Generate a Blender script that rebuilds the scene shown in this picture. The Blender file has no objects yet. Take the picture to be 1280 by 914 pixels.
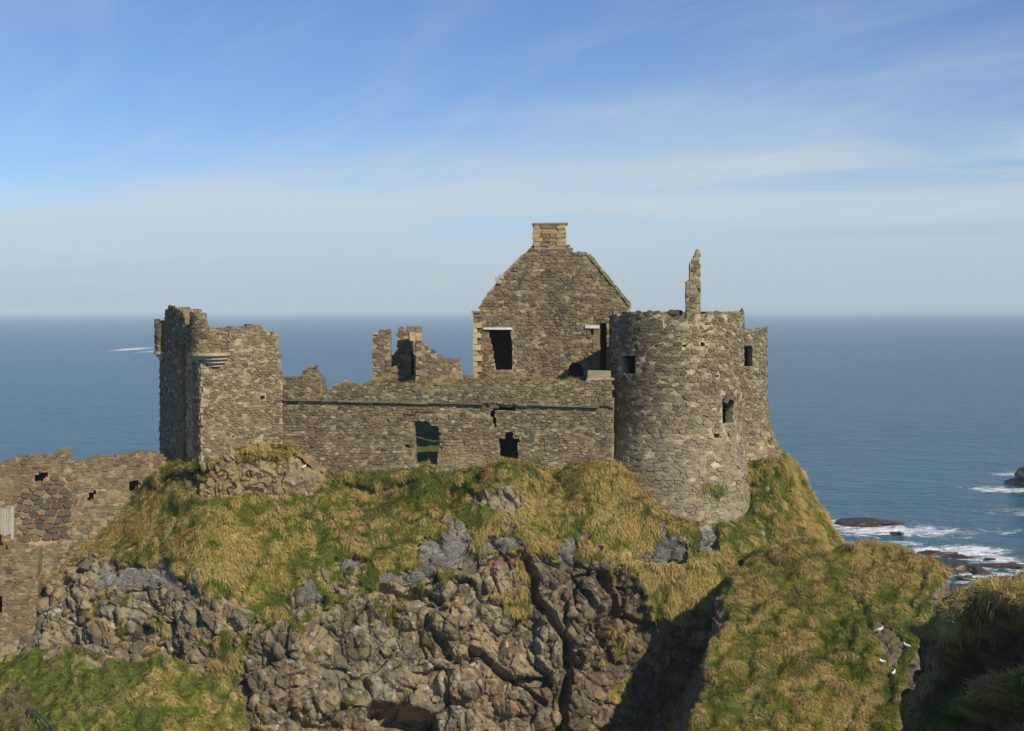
import bpy, math, random
import numpy as np
from mathutils import Vector

# ------------------------------------------------------------------ camera, sky, sun, exposure
F, HY, CAMZ = 1760.0, 388.5, 30.0            # focal length in photo pixels, horizon row, eye height over the sea
sc = bpy.context.scene
cam_d = bpy.data.cameras.new('camera'); cam = bpy.data.objects.new('camera', cam_d)
sc.collection.objects.link(cam); sc.camera = cam
cam.location = (0, 0, CAMZ); cam.rotation_euler = (math.pi/2, 0, 0)
cam_d.sensor_width = 36; cam_d.lens = F/1280*36; cam_d.shift_y = -(457-HY)/1280
cam_d.clip_start = 0.5; cam_d.clip_end = 120000

SUN_AZ, SUN_EL = math.radians(142), math.radians(38)     # clockwise from +Y
S = Vector((math.sin(SUN_AZ)*math.cos(SUN_EL), math.cos(SUN_AZ)*math.cos(SUN_EL), math.sin(SUN_EL)))
world = bpy.data.worlds.new('World'); sc.world = world; world.use_nodes = True
wt = world.node_tree; wn = wt.nodes; wl = wt.links; wn.clear()

def node(tree, kind, **kw):
    n = tree.nodes.new(kind)
    for k, v in kw.items():
        if k.startswith('i_'):
            key = k[2:]
            n.inputs[int(key) if key.isdigit() else key].default_value = v
        else: setattr(n, k, v)
    return n
def math_n(tree, op, a, b=None, c=None, clamp=False):
    n = tree.nodes.new('ShaderNodeMath'); n.operation = op; n.use_clamp = clamp
    for i, v in enumerate((a, b, c)):
        if v is None: continue
        if isinstance(v, (int, float)): n.inputs[i].default_value = v
        else: tree.links.new(v, n.inputs[i])
    return n.outputs[0]
def maprange(tree, v, a, b, c=0.0, d=1.0, smooth=True):
    n = tree.nodes.new('ShaderNodeMapRange'); n.interpolation_type = 'SMOOTHSTEP' if smooth else 'LINEAR'
    tree.links.new(v, n.inputs[0])
    for i, x in enumerate((a, b, c, d)): n.inputs[i+1].default_value = x
    return n.outputs[0]
def mixc(tree, fac, a, b, mode='MIX'):
    n = tree.nodes.new('ShaderNodeMix'); n.data_type = 'RGBA'; n.blend_type = mode
    for idx, v in ((0, fac), (6, a), (7, b)):
        if isinstance(v, (int, float)): n.inputs[idx].default_value = v
        elif isinstance(v, tuple): n.inputs[idx].default_value = v if len(v) == 4 else (*v, 1)
        else: tree.links.new(v, n.inputs[idx])
    return n.outputs[2]

sky = node(wt, 'ShaderNodeTexSky', sky_type='NISHITA', sun_disc=False, sun_elevation=SUN_EL, sun_rotation=SUN_AZ,
           altitude=30, air_density=1.0, dust_density=0.0, ozone_density=4.0)
# high thin cirrus on a gently curved layer: direction / (height + a little)
tc = node(wt, 'ShaderNodeTexCoord'); sp = node(wt, 'ShaderNodeSeparateXYZ'); wl.new(tc.outputs['Generated'], sp.inputs[0])
zc = math_n(wt, 'ADD', math_n(wt, 'MAXIMUM', sp.outputs[2], 0.0), 0.08)
cx = math_n(wt, 'DIVIDE', sp.outputs[0], zc); cy = math_n(wt, 'DIVIDE', sp.outputs[1], zc)
cb = node(wt, 'ShaderNodeCombineXYZ'); wl.new(cx, cb.inputs[0]); wl.new(cy, cb.inputs[1])
def cloud_noise(rot, sx, sy, scale, detail, rough, dist):
    m1 = node(wt, 'ShaderNodeMapping'); wl.new(cb.outputs[0], m1.inputs[0]); m1.inputs['Rotation'].default_value = (0, 0, math.radians(rot))
    m2 = node(wt, 'ShaderNodeMapping'); wl.new(m1.outputs[0], m2.inputs[0]); m2.inputs['Scale'].default_value = (sx, sy, 1)
    n = node(wt, 'ShaderNodeTexNoise', i_Scale=scale, i_Detail=detail, i_Roughness=rough, i_Distortion=dist); wl.new(m2.outputs[0], n.inputs['Vector']); return n.outputs[0]
n_big = cloud_noise(28, 0.45, 0.9, 0.55, 3.0, 0.5, 0.3)
n_mid = cloud_noise(30, 0.5, 0.85, 0.75, 7.0, 0.52, 0.6)
n_fib = cloud_noise(62, 0.35, 1.6, 1.1, 8.0, 0.62, 1.3)
wband = math_n(wt, 'ADD', math_n(wt, 'MULTIPLY', cx, 0.50), math_n(wt, 'MULTIPLY', cy, 0.87))
wband = math_n(wt, 'ADD', wband, math_n(wt, 'MULTIPLY', math_n(wt, 'SUBTRACT', n_big, 0.5), 3.2))
bank = math_n(wt, 'MULTIPLY', maprange(wt, wband, 3.4, 5.4), maprange(wt, wband, 6.0, 9.5, 1.0, 0.72))
veil = math_n(wt, 'MULTIPLY', bank, maprange(wt, n_mid, 0.34, 0.58, 0.22, 1.0))
fib = math_n(wt, 'MULTIPLY', maprange(wt, n_fib, 0.42, 0.78), 0.26)
veil = math_n(wt, 'ADD', math_n(wt, 'MULTIPLY', veil, 0.80), math_n(wt, 'MULTIPLY', fib, maprange(wt, n_big, 0.3, 0.6, 0.4, 1.0)), clamp=True)
cloud_col = (6.5, 7.5, 8.2)
blue = mixc(wt, 1.0, sky.outputs[0], (0.86, 0.96, 1.20), 'MULTIPLY')
scol = mixc(wt, veil, blue, cloud_col)
scol = mixc(wt, maprange(wt, sp.outputs[2], 0.0, 0.085, 0.85, 0.0), scol, (4.9, 5.9, 6.8))       # sea haze bank low over the horizon
bg = node(wt, 'ShaderNodeBackground', i_Strength=0.08); wl.new(scol, bg.inputs[0])
wo = node(wt, 'ShaderNodeOutputWorld'); wl.new(bg.outputs[0], wo.inputs[0])

sun_d = bpy.data.lights.new('sun', 'SUN'); sun_d.energy = 4.6; sun_d.angle = math.radians(0.5); sun_d.color = (1.0, 0.90, 0.74)
sun = bpy.data.objects.new('sun', sun_d); sc.collection.objects.link(sun)
sun.rotation_euler = S.to_track_quat('Z', 'Y').to_euler(); sun.location = S*200 + Vector((0, 80, 30))
sc.view_settings.view_transform = 'Standard'; sc.view_settings.look = 'None'
sc.view_settings.exposure = 0.12; sc.view_settings.gamma = 1.0; sc.view_settings.use_curve_mapping = False

# ------------------------------------------------------------------ helpers
rng = np.random.default_rng(7); random.seed(7)
COL = sc.collection
def P(px, py, Y): return np.array(((px-640)/F*Y, Y, CAMZ-(py-HY)/F*Y))
def to_px(p): return 640+p[..., 0]/p[..., 1]*F, HY+(CAMZ-p[..., 2])/p[..., 1]*F

def h3(ix, iy, iz, seed):
    with np.errstate(over='ignore'):
        h = ix.astype(np.uint32)*np.uint32(374761393) + iy.astype(np.uint32)*np.uint32(668265263) + iz.astype(np.uint32)*np.uint32(2246822519) + np.uint32(seed*3266489917 & 0xffffffff)
        h = (h ^ (h >> np.uint32(13)))*np.uint32(1274126177); h ^= h >> np.uint32(16)
        h = h*np.uint32(2654435761); h ^= h >> np.uint32(15)
    return h.astype(np.float64)/4294967296.0
def vnoise(p, seed=0):
    i = np.floor(p).astype(np.int64); f = p-i; u = f*f*f*(f*(f*6-15)+10)
    out = 0
    for dx in (0, 1):
        for dy in (0, 1):
            for dz in (0, 1):
                w = (u[:, 0] if dx else 1-u[:, 0])*(u[:, 1] if dy else 1-u[:, 1])*(u[:, 2] if dz else 1-u[:, 2])
                out = out + w*h3(i[:, 0]+dx, i[:, 1]+dy, i[:, 2]+dz, seed)
    return out*2-1
def fbm(p, oct=4, seed=0, gain=0.5):
    p = np.asarray(p, float); a, s, out = 1.0, 0.0, 0.0
    for k in range(oct):
        out = out + a*vnoise(p*(2.03**k)+k*17.3, seed+k); s += a; a *= gain
    return out/s
def worley(p, seed=0, vec=False):
    i = np.floor(p).astype(np.int64); n = len(p)
    f1 = np.full(n, 9.0); f2 = np.full(n, 9.0); cid = np.zeros(n); ov = np.zeros((n, 3))
    for dx in (-1, 0, 1):
        for dy in (-1, 0, 1):
            for dz in (-1, 0, 1):
                a, b, c = i[:, 0]+dx, i[:, 1]+dy, i[:, 2]+dz
                o3 = np.stack((p[:, 0]-a-h3(a, b, c, seed), p[:, 1]-b-h3(a, b, c, seed+1), p[:, 2]-c-h3(a, b, c, seed+2)), 1); d = np.sqrt((o3*o3).sum(1))
                near = d < f1
                if vec: ov = np.where(near[:, None], o3, ov)
                f2 = np.where(near, f1, np.minimum(f2, d)); cid = np.where(near, h3(a, b, c, seed+3), cid); f1 = np.where(near, d, f1)
    return (f1, f2, cid, ov) if vec else (f1, f2, cid)
def sstep(x, a, b):
    t = np.clip((x-a)/(b-a), 0, 1); return t*t*(3-2*t)
def inpoly(poly, x, y):
    poly = np.asarray(poly, float); r = np.zeros(np.shape(x), bool); n = len(poly)
    for k in range(n):
        x0, y0 = poly[k]; x1, y1 = poly[(k+1) % n]
        if y0 == y1: continue
        c = ((y0 > y) != (y1 > y)) & (x < (x1-x0)*(y-y0)/(y1-y0)+x0); r ^= c
    return r
def segdist(poly, x, y):
    d = np.full(np.shape(x), 1e9)
    for (x0, y0), (x1, y1) in zip(poly[:-1], poly[1:]):
        t = np.clip(((x-x0)*(x1-x0)+(y-y0)*(y1-y0))/((x1-x0)**2+(y1-y0)**2), 0, 1)
        d = np.minimum(d, np.hypot(x-x0-t*(x1-x0), y-y0-t*(y1-y0)))
    return d

def make_mesh(name, V, faces_idx, loops_per_face, mat=None, col=None, smooth=False):
    """faces_idx flat loop array, loops_per_face an int or array"""
    me = bpy.data.meshes.new(name); V = np.asarray(V, np.float32); faces_idx = np.asarray(faces_idx, np.int32)
    if np.isscalar(loops_per_face): tot = np.full(len(faces_idx)//loops_per_face, loops_per_face, np.int32)
    else: tot = np.asarray(loops_per_face, np.int32)
    start = np.concatenate(([0], np.cumsum(tot)[:-1])).astype(np.int32)
    me.vertices.add(len(V)); me.vertices.foreach_set('co', V.ravel())
    me.loops.add(len(faces_idx)); me.loops.foreach_set('vertex_index', faces_idx)
    me.polygons.add(len(tot)); me.polygons.foreach_set('loop_start', start); me.polygons.foreach_set('loop_total', tot)
    me.polygons.foreach_set('use_smooth', np.full(len(tot), smooth) if np.isscalar(smooth) else smooth)
    if col is not None:
        at = me.color_attributes.new('Col', 'FLOAT_COLOR', 'POINT')
        c = np.ones((len(V), 4), np.float32); c[:, :3] = col; at.data.foreach_set('color', c.ravel())
    me.update(calc_edges=True)
    if mat: me.materials.append(mat)
    return me
def link(name, me, parent=None, loc=(0, 0, 0)):
    o = bpy.data.objects.new(name, me); COL.objects.link(o); o.location = loc
    if parent: o.parent = parent
    return o
def tag(o, label=None, cat=None, group=None, kind=None):
    for k, v in (('label', label), ('category', cat), ('group', group), ('kind', kind)):
        if v: o[k] = v
    return o
def thing(name, label, cat, loc=(0, 0, 0), group=None):
    o = bpy.data.objects.new(name, None); COL.objects.link(o); o.location = loc; o.empty_display_size = 0.3
    return tag(o, label, cat, group)

class MB:
    def __init__(s): s.v = []; s.f = []; s.c = []
    def add(s, verts, faces, col=(1, 1, 1)):
        b = len(s.v); s.v += [tuple(map(float, q)) for q in verts]; s.f += [[b+i for i in f] for f in faces]; s.c += [col]*len(verts); return s
    def box(s, c, size, U=(1, 0, 0), V=(0, 1, 0), W=(0, 0, 1), col=(1, 1, 1), jit=0):
        c, U, V, W = map(np.array, (c, U, V, W)); vs = []
        for k in range(8):
            sg = [(k & 1)*2-1, (k >> 1 & 1)*2-1, (k >> 2 & 1)*2-1]
            vs.append(c+U*sg[0]*size[0]/2+V*sg[1]*size[1]/2+W*sg[2]*size[2]/2 + (rng.normal(0, jit, 3) if jit else 0))
        return s.add(vs, [(0, 2, 3, 1), (4, 5, 7, 6), (0, 1, 5, 4), (2, 6, 7, 3), (0, 4, 6, 2), (1, 3, 7, 5)], col)
    def tube(s, a, b, r, n=8, r2=None, col=(1, 1, 1)):
        a, b = np.array(a, float), np.array(b, float); d = (b-a)/np.linalg.norm(b-a)
        u = np.cross(d, (0, 0, 1) if abs(d[2]) < 0.9 else (1, 0, 0)); u /= np.linalg.norm(u); w = np.cross(d, u)
        r2 = r if r2 is None else r2; vs = []
        for q, rr in ((a, r), (b, r2)):
            for k in range(n):
                t = 2*math.pi*k/n; vs.append(q+rr*(u*math.cos(t)+w*math.sin(t)))
        return s.add(vs, [(k, (k+1) % n, n+(k+1) % n, n+k) for k in range(n)]+[tuple(range(n))[::-1], tuple(range(n, 2*n))], col)
    def build(s, name, mat, parent=None, base=(0, 0, 0), smooth=False):
        V = np.array(s.v)-np.array(base)
        me = make_mesh(name, V, [i for f in s.f for i in f], [len(f) for f in s.f], mat, np.array(s.c), smooth)
        return link(name, me, parent)

# ------------------------------------------------------------------ materials
def new_mat(name):
    m = bpy.data.materials.new(name); m.use_nodes = True; t = m.node_tree; t.nodes.clear()
    o = node(t, 'ShaderNodeOutputMaterial'); b = node(t, 'ShaderNodeBsdfPrincipled'); t.links.new(b.outputs[0], o.inputs[0])
    return m, t, b
def vcol_mat(name, rough=0.9, var=0.45, scale=6.0, fine=30.0, bump=0.6, bdist=0.03, spec=0.2, speck=None):
    """albedo from the mesh, broken up by grain; bump for fine relief"""
    m, t, b = new_mat(name); L = t.links
    at = node(t, 'ShaderNodeAttribute', attribute_name='Col'); geo = node(t, 'ShaderNodeNewGeometry')
    n1 = node(t, 'ShaderNodeTexNoise', i_Scale=scale, i_Detail=5.0, i_Roughness=0.65); L.new(geo.outputs['Position'], n1.inputs['Vector'])
    n2 = node(t, 'ShaderNodeTexNoise', i_Scale=fine, i_Detail=3.0, i_Roughness=0.6); L.new(geo.outputs['Position'], n2.inputs['Vector'])
    k = math_n(t, 'ADD', math_n(t, 'MULTIPLY', n1.outputs[0], 2*var), 1-var)
    k = math_n(t, 'MULTIPLY', k, math_n(t, 'ADD', math_n(t, 'MULTIPLY', n2.outputs[0], var), 1-var/2))
    vm = node(t, 'ShaderNodeVectorMath', operation='SCALE'); L.new(at.outputs['Color'], vm.inputs[0]); L.new(k, vm.inputs[3])
    c = vm.outputs[0]
    if speck:      # pale lichen / droppings / mortar crumbs
        n3 = node(t, 'ShaderNodeTexNoise', i_Scale=speck[1], i_Detail=4.0, i_Roughness=0.7); L.new(geo.outputs['Position'], n3.inputs['Vector'])
        c = mixc(t, math_n(t, 'MULTIPLY', maprange(t, n3.outputs[0], speck[2], speck[2]+0.08), 0.8), c, speck[0])
    L.new(c, b.inputs['Base Color']); b.inputs['Roughness'].default_value = rough; b.inputs['Specular IOR Level'].default_value = spec
    if bump:
        hsum = math_n(t, 'ADD', n1.outputs[0], math_n(t, 'MULTIPLY', n2.outputs[0], 0.5))
        bp = node(t, 'ShaderNodeBump', i_Strength=bump, i_Distance=bdist); L.new(hsum, bp.inputs['Height']); L.new(bp.outputs[0], b.inputs['Normal'])
    return m
M_STONE = vcol_mat('rubble_stone', var=0.40, scale=5, fine=28, bump=0.8, bdist=0.05, speck=((0.48, 0.44, 0.34), 9.0, 0.65))
M_SAND = vcol_mat('sandstone', var=0.25, scale=4, fine=30, bump=0.5)
M_CORE = vcol_mat('lime_mortar_core', var=0.5, scale=4, fine=16, bump=1.0, bdist=0.08)
M_GROUND = vcol_mat('cliff_ground', var=0.45, scale=2.2, fine=11, bump=0.9, bdist=0.10)
M_ROCK = vcol_mat('basalt_rock', var=0.45, scale=2.5, fine=14, bump=0.9, bdist=0.08, speck=((0.40, 0.38, 0.33), 3.5, 0.68))
M_WETROCK = vcol_mat('wet_rock', rough=0.45, var=0.5, scale=1.2, fine=6, bump=0.8, bdist=0.1, spec=0.5)
M_WOOD = vcol_mat('weathered_timber', var=0.3, scale=8, fine=40, bump=0.4, bdist=0.01)
M_IRON = vcol_mat('painted_iron', rough=0.5, var=0.2, scale=10, fine=40, bump=0.2, bdist=0.005, spec=0.5)
M_WIRE = vcol_mat('galvanised_wire', rough=0.5, var=0.3, scale=3, fine=20, bump=0, spec=0.5)
M_BIRD = vcol_mat('feathers', var=0.15, scale=20, fine=60, bump=0.1, bdist=0.005)
M_GRASS, t, b = new_mat('grass_blades')
at = node(t, 'ShaderNodeAttribute', attribute_name='Col'); t.links.new(at.outputs['Color'], b.inputs['Base Color'])
b.inputs['Roughness'].default_value = 0.75; b.inputs['Specular IOR Level'].default_value = 0.15
tr = node(t, 'ShaderNodeBsdfTranslucent'); t.links.new(at.outputs['Color'], tr.inputs[0])
mx = node(t, 'ShaderNodeMixShader', i_0=0.3); t.links.new(b.outputs[0], mx.inputs[1]); t.links.new(tr.outputs[0], mx.inputs[2])
t.links.new(mx.outputs[0], [n for n in t.nodes if n.type == 'OUTPUT_MATERIAL'][0].inputs[0])

# ------------------------------------------------------------------ sea
m, t, b = new_mat('sea_water'); L = t.links; M_SEA = m
geo = node(t, 'ShaderNodeNewGeometry'); pos = geo.outputs['Position']
def seanoise(scale, sx, sy, detail, dist=0.0, rough=0.55):
    mp = node(t, 'ShaderNodeMapping'); L.new(pos, mp.inputs[0]); mp.inputs['Scale'].default_value = (sx, sy, 1)
    n = node(t, 'ShaderNodeTexNoise', i_Scale=scale, i_Detail=detail, i_Roughness=rough, i_Distortion=dist); L.new(mp.outputs[0], n.inputs['Vector']); return n.outputs[0]
swell = seanoise(0.05, 0.6, 1.0, 2, 0.3); chop = seanoise(0.32, 0.6, 1.0, 5, 0.4, 0.62); rip = seanoise(1.6, 0.7, 1.0, 3)
hgt = math_n(t, 'ADD', math_n(t, 'MULTIPLY', swell, 2.2), math_n(t, 'ADD', math_n(t, 'MULTIPLY', chop, 2.0), math_n(t, 'MULTIPLY', rip, 0.22)))
bp = node(t, 'ShaderNodeBump', i_Strength=1.0, i_Distance=1.5); L.new(hgt, bp.inputs['Height']); L.new(bp.outputs[0], b.inputs['Normal'])
# foam round the rocks: (x, y, radius across, radius along)
FOAM = []   # filled as (px, py, rx_m, ry_m, amount)
FOAM_PX = [(1105, 663, 11, 9, 1.0), (1060, 655, 8, 6, 0.9), (1160, 665, 9, 7, 0.8), (1190, 690, 10, 7, 1.0), (1215, 688, 7, 6, 1.0), (1175, 712, 9, 8, 0.9),
           (1220, 715, 9, 6, 0.9), (1250, 700, 8, 6, 0.8), (1150, 735, 8, 6, 0.9), (1200, 735, 9, 6, 0.7), (1255, 612, 9, 6, 0.95), (1275, 593, 9, 5, 0.9), (1100, 680, 9, 4, 0.75),
           (165, 436.5, 14, 75, 1.15), (188, 439.5, 10, 60, 0.7), (1255, 665, 12, 5, 0.45), (1290, 640, 12, 8, 0.6)]
mask = None
for px, py, rx, ry, am in FOAM_PX:
    Y = CAMZ*F/(py-HY); X = (px-640)/F*Y
    vs = node(t, 'ShaderNodeVectorMath', operation='SUBTRACT'); L.new(pos, vs.inputs[0]); vs.inputs[1].default_value = (X, Y, 0)
    vm = node(t, 'ShaderNodeVectorMath', operation='MULTIPLY'); L.new(vs.outputs[0], vm.inputs[0]); vm.inputs[1].default_value = (1/rx, 1/ry, 0)
    ln = node(t, 'ShaderNodeVectorMath', operation='LENGTH'); L.new(vm.outputs[0], ln.inputs[0])
    g = maprange(t, ln.outputs['Value'], 0.15, 1.25, am, 0.0)
    mask = g if mask is None else math_n(t, 'MAXIMUM', mask, g)
f1 = seanoise(0.26, 0.75, 1.0, 9, 1.8, 0.72); f2 = seanoise(1.1, 0.7, 1.0, 6, 1.2, 0.7)
ff = math_n(t, 'ADD', math_n(t, 'MULTIPLY', f1, 0.75), math_n(t, 'MULTIPLY', f2, 0.25))
foam = maprange(t, math_n(t, 'ADD', ff, math_n(t, 'MULTIPLY', mask, 0.24)), 0.60, 0.76)
foam = math_n(t, 'MULTIPLY', foam, maprange(t, mask, 0.03, 0.3))
# faint long streaks of old foam in open water
st = seanoise(0.035, 0.35, 1.6, 6, 1.5, 0.6); streak = math_n(t, 'MULTIPLY', maprange(t, st, 0.66, 0.74), 0.16)
foam = math_n(t, 'MAXIMUM', foam, math_n(t, 'MULTIPLY', streak, maprange(t, f2, 0.4, 0.6)))
big = seanoise(0.006, 0.4, 1.0, 4, 0.5)
deep = mixc(t, big, (0.012, 0.070, 0.112), (0.025, 0.110, 0.162))
wcol = mixc(t, math_n(t, 'MULTIPLY', maprange(t, mask, 0.0, 0.8), 0.55), deep, (0.035, 0.105, 0.105))
L.new(mixc(t, foam, wcol, (0.78, 0.80, 0.80)), b.inputs['Base Color'])
L.new(math_n(t, 'ADD', math_n(t, 'MULTIPLY', foam, 0.6), 0.22), b.inputs['Roughness']); b.inputs['IOR'].default_value = 1.33
b.inputs['Specular IOR Level'].default_value = 0.42
ys = np.concatenate((np.linspace(-300, 100, 5), np.geomspace(130, 30000, 40))); xs = np.concatenate((-np.geomspace(30, 30000, 12)[::-1], [0], np.geomspace(30, 30000, 12)))
X, Yg = np.meshgrid(xs, ys); V = np.stack((X.ravel(), Yg.ravel(), np.zeros(X.size)), 1)
nx, ny = len(xs), len(ys); ii = (np.arange(ny-1)[:, None]*nx+np.arange(nx-1)).ravel()
tag(link('sea', make_mesh('sea', V, np.stack((ii, ii+1, ii+nx+1, ii+nx), 1).ravel(), 4, M_SEA)), 'blue rippled sea reaching the horizon', None, None, 'structure')

# ------------------------------------------------------------------ terrain: lofted control grids, then relief along the normals
def herm(a, counts, k=0.42):
    a = np.asarray(a, float); n = len(a); out = []
    tan = np.zeros_like(a); tan[1:-1] = (a[2:]-a[:-2])*k; tan[0] = (a[1]-a[0])*0.8; tan[-1] = (a[-1]-a[-2])*0.8
    for i in range(n-1):
        c = counts[i]; t = (np.arange(c)/c).reshape((-1,)+(1,)*(a.ndim-1))
        h00 = 2*t**3-3*t**2+1; h10 = t**3-2*t**2+t; h01 = -2*t**3+3*t**2; h11 = t**3-t**2
        out.append(h00*a[i]+h10*tan[i]+h01*a[i+1]+h11*tan[i+1])
    out.append(a[-1:]); return np.concatenate(out)
def grid_normals(G):
    du = np.gradient(G, axis=1); dv = np.gradient(G, axis=0); n = np.cross(dv, du)
    n /= np.linalg.norm(n, axis=2, keepdims=True)+1e-9
    return n
def loft(ctrl, rc, cc):
    G = herm(ctrl, rc); G = np.swapaxes(herm(np.swapaxes(G, 0, 1), cc), 0, 1); return G

STRAW = np.array((0.47, 0.36, 0.130)); GREEN = np.array((0.150, 0.180, 0.028)); OLIVE = np.array((0.300, 0.260, 0.058)); DKGREEN = np.array((0.080, 0.105, 0.020))
RUST = np.array((0.20, 0.125, 0.055))
def tussock(p):
    q = p+0.75*np.stack((fbm(p*0.7, 3, 21), fbm(p*0.7+9, 3, 22), fbm(p*0.7+19, 3, 23)), 1)
    f1, f2, c = worley(q*np.array((1.45, 1.45, 1.0)), 25); return f1, f2, c
def grass_colour(p, straw=0.0):
    """straw tussocks, olive between, green in the wetter hollows"""
    f1, f2, c = tussock(p); bb = fbm(p*0.20+5, 3, 41); cc_ = fbm(p*2.6, 3, 51)
    k = sstep(0.62-f1+(c-0.5)*0.55+cc_*0.25+straw-bb*0.25, -0.12, 0.26)
    g = sstep(f1-0.42+bb*0.55-straw*0.6+(0.5-c)*0.3+cc_*0.2, 0.0, 0.34); kk, gg = k[:, None], g[:, None]
    col = OLIVE*(1-kk)+STRAW*kk; col = col*(1-gg*0.88)+GREEN*gg*0.88
    d = sstep(f1+cc_*0.3+bb*0.2, 0.62, 0.85)[:, None]; col = col*(1-d*0.6)+DKGREEN*d*0.6
    return col, np.clip(k*(1-g*0.7), 0, 1), f1
def rock_relief(p, amp=1.0):
    q = p+0.5*np.stack((fbm(p*0.5, 2, 3), fbm(p*0.5+9, 2, 4), fbm(p*0.5+19, 2, 5)), 1)
    f1, f2, c1, o1 = worley(q*np.array((0.50, 0.50, 0.42)), 61, True); g1, g2, c2, o2 = worley(q*np.array((1.35, 1.35, 1.1))+3, 71, True)
    big = fbm(p*0.16, 3, 81)
    d = 1.1*big + 0.55*(0.55-f1)*(0.5+c1) + 0.22*(0.5-g1)*(0.4+1.1*c2) + 0.16*fbm(p*2.3, 3, 91)
    d -= 0.18*(1-sstep(f2-f1, 0.0, 0.10)) + 0.07*(1-sstep(g2-g1, 0.0, 0.10))
    # every block of rock is a facet with its own tilt
    d += 0.75*(np.sin(c1*40)*o1[:, 0]+np.cos(c1*68)*o1[:, 2]) + 0.32*(np.sin(c2*50)*o2[:, 0]+np.cos(c2*77)*o2[:, 2])
    lay = p[:, 2]*0.85+0.25*p[:, 0]+1.3*fbm(p*0.3, 3, 97); d += 0.30*((lay % 1)-0.5)*sstep(fbm(p*0.4, 2, 98), -0.2, 0.3)
    rid = 1-np.abs(fbm(p*1.1, 4, 93)); d += 0.45*(rid-0.75) + 0.10*fbm(p*5.0, 2, 95)
    return d*amp, c1, c2, f2-f1, g2-g1
def finish_terrain(name, label, G, gmask_fn, colour_fn, hum=0.22, rock_amp=0.85, carve=None):
    H, W, _ = G.shape; N = grid_normals(G)
    p = G.reshape(-1, 3); n = N.reshape(-1, 3); px, py = to_px(p)
    g = np.clip(gmask_fn(p, px, py, n), 0, 1)
    rd, c1, c2, e1, e2 = rock_relief(p, rock_amp)
    a = 0.55-tussock(p)[0]
    hd = hum*(1.5*a+1.0*fbm(p*0.35, 3, 33)+0.3*fbm(p*2.2, 2, 35)) + 0.12
    calm = np.where((px > 325) & (px < 425) & (py < 605) & (p[:, 1] < 90) & (p[:, 1] > 80), 0.30, 1.0)          # ledge right under the gatehouse wall
    d = rd*(1-g)*calm+hd*g
    if carve is not None: d = d+carve(p, px, py, g)
    q = p+n*d[:, None]
    col = colour_fn(q, px, py, g, c1, c2, e1, e2); col = col*(1-0.35*g[:, None])          # thatch under the blades is duller than the blades
    idx = (np.arange(H-1)[:, None]*W+np.arange(W-1)).ravel()
    f = np.stack((idx, idx+W, idx+W+1, idx+1), 1)
    o = link(name, make_mesh(name, q, f.ravel(), 4, M_GROUND, col, g[idx] > 0.35)); tag(o, label, None, None, 'structure')
    return o, q.reshape(H, W, 3), g.reshape(H, W)

# --- headland: px -> rows (py, Y) from the wall foot, over the lip, down the cliff
HD = {
 -120: [(690, 86), (735, 84.5), (775, 83), (820, 81), (865, 79.5), (930, 77)],
 0:    [(690, 86), (735, 84.5), (775, 83), (820, 81), (865, 79.5), (930, 77)],
 60:   [(690, 85.5), (730, 84), (770, 82.5), (820, 80.5), (865, 79), (930, 77)],
 110:  [(682, 84.6), (702, 83.3), (735, 81.5), (790, 80), (850, 78.5), (930, 76.5)],
 160:  [(640, 84.8), (678, 82.5), (715, 80.8), (770, 79.5), (840, 78), (930, 76)],
 210:  [(604, 84.6), (648, 82.3), (715, 79.5), (775, 78.3), (840, 77), (930, 75.5)],
 260:  [(585, 82.9), (622, 81.8), (700, 79), (780, 77.2), (840, 76.3), (930, 75)],
 310:  [(567, 84.2), (616, 82.6), (700, 79.5), (775, 77), (840, 76), (930, 74.5)],
 360:  [(563, 86.0), (612, 83.6), (700, 80), (785, 77), (840, 76), (930, 74.8)],
 410:  [(588, 87), (622, 84.3), (690, 81), (755, 79), (830, 77.5), (930, 75.5)],
 460:  [(613, 87), (640, 84.7), (685, 82), (730, 80.3), (820, 78.5), (930, 76.5)],
 510:  [(604, 87), (640, 84.6), (690, 82), (725, 80.8), (820, 79), (930, 77)],
 535:  [(584, 87), (635, 84.5), (685, 82.2), (718, 81), (820, 79), (930, 77)],
 562:  [(618, 87), (645, 84.6), (680, 82.3), (710, 81.2), (820, 79), (930, 77)],
 590:  [(594, 87), (638, 84.4), (675, 82.5), (702, 81.5), (810, 79.2), (930, 77)],
 635:  [(576, 87), (625, 84.2), (665, 82.6), (705, 81.5), (810, 79.5), (930, 77.5)],
 690:  [(595, 87), (637, 84.6), (670, 83), (705, 81.8), (810, 79.7), (930, 78)],
 740:  [(578, 87), (630, 84.4), (675, 82.8), (712, 81.7), (810, 80), (930, 78.5)],
 790:  [(597, 85.2), (633, 83.2), (690, 81.8), (735, 81), (820, 80.5), (930, 79.5)],
 840:  [(634, 84.4), (660, 82.7), (710, 81.5), (758, 80.5), (835, 80.3), (930, 80)],
 890:  [(647, 84.4), (670, 82.8), (708, 81.5), (748, 80.7), (840, 80.5), (930, 80.5)],
 930:  [(622, 87.0), (655, 84.8), (692, 82.7), (738, 81.5), (840, 81), (930, 81)],
 958:  [(590, 88.4), (632, 86.8), (675, 85.5), (720, 84), (840, 83), (930, 83)],
}
cols = []
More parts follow.
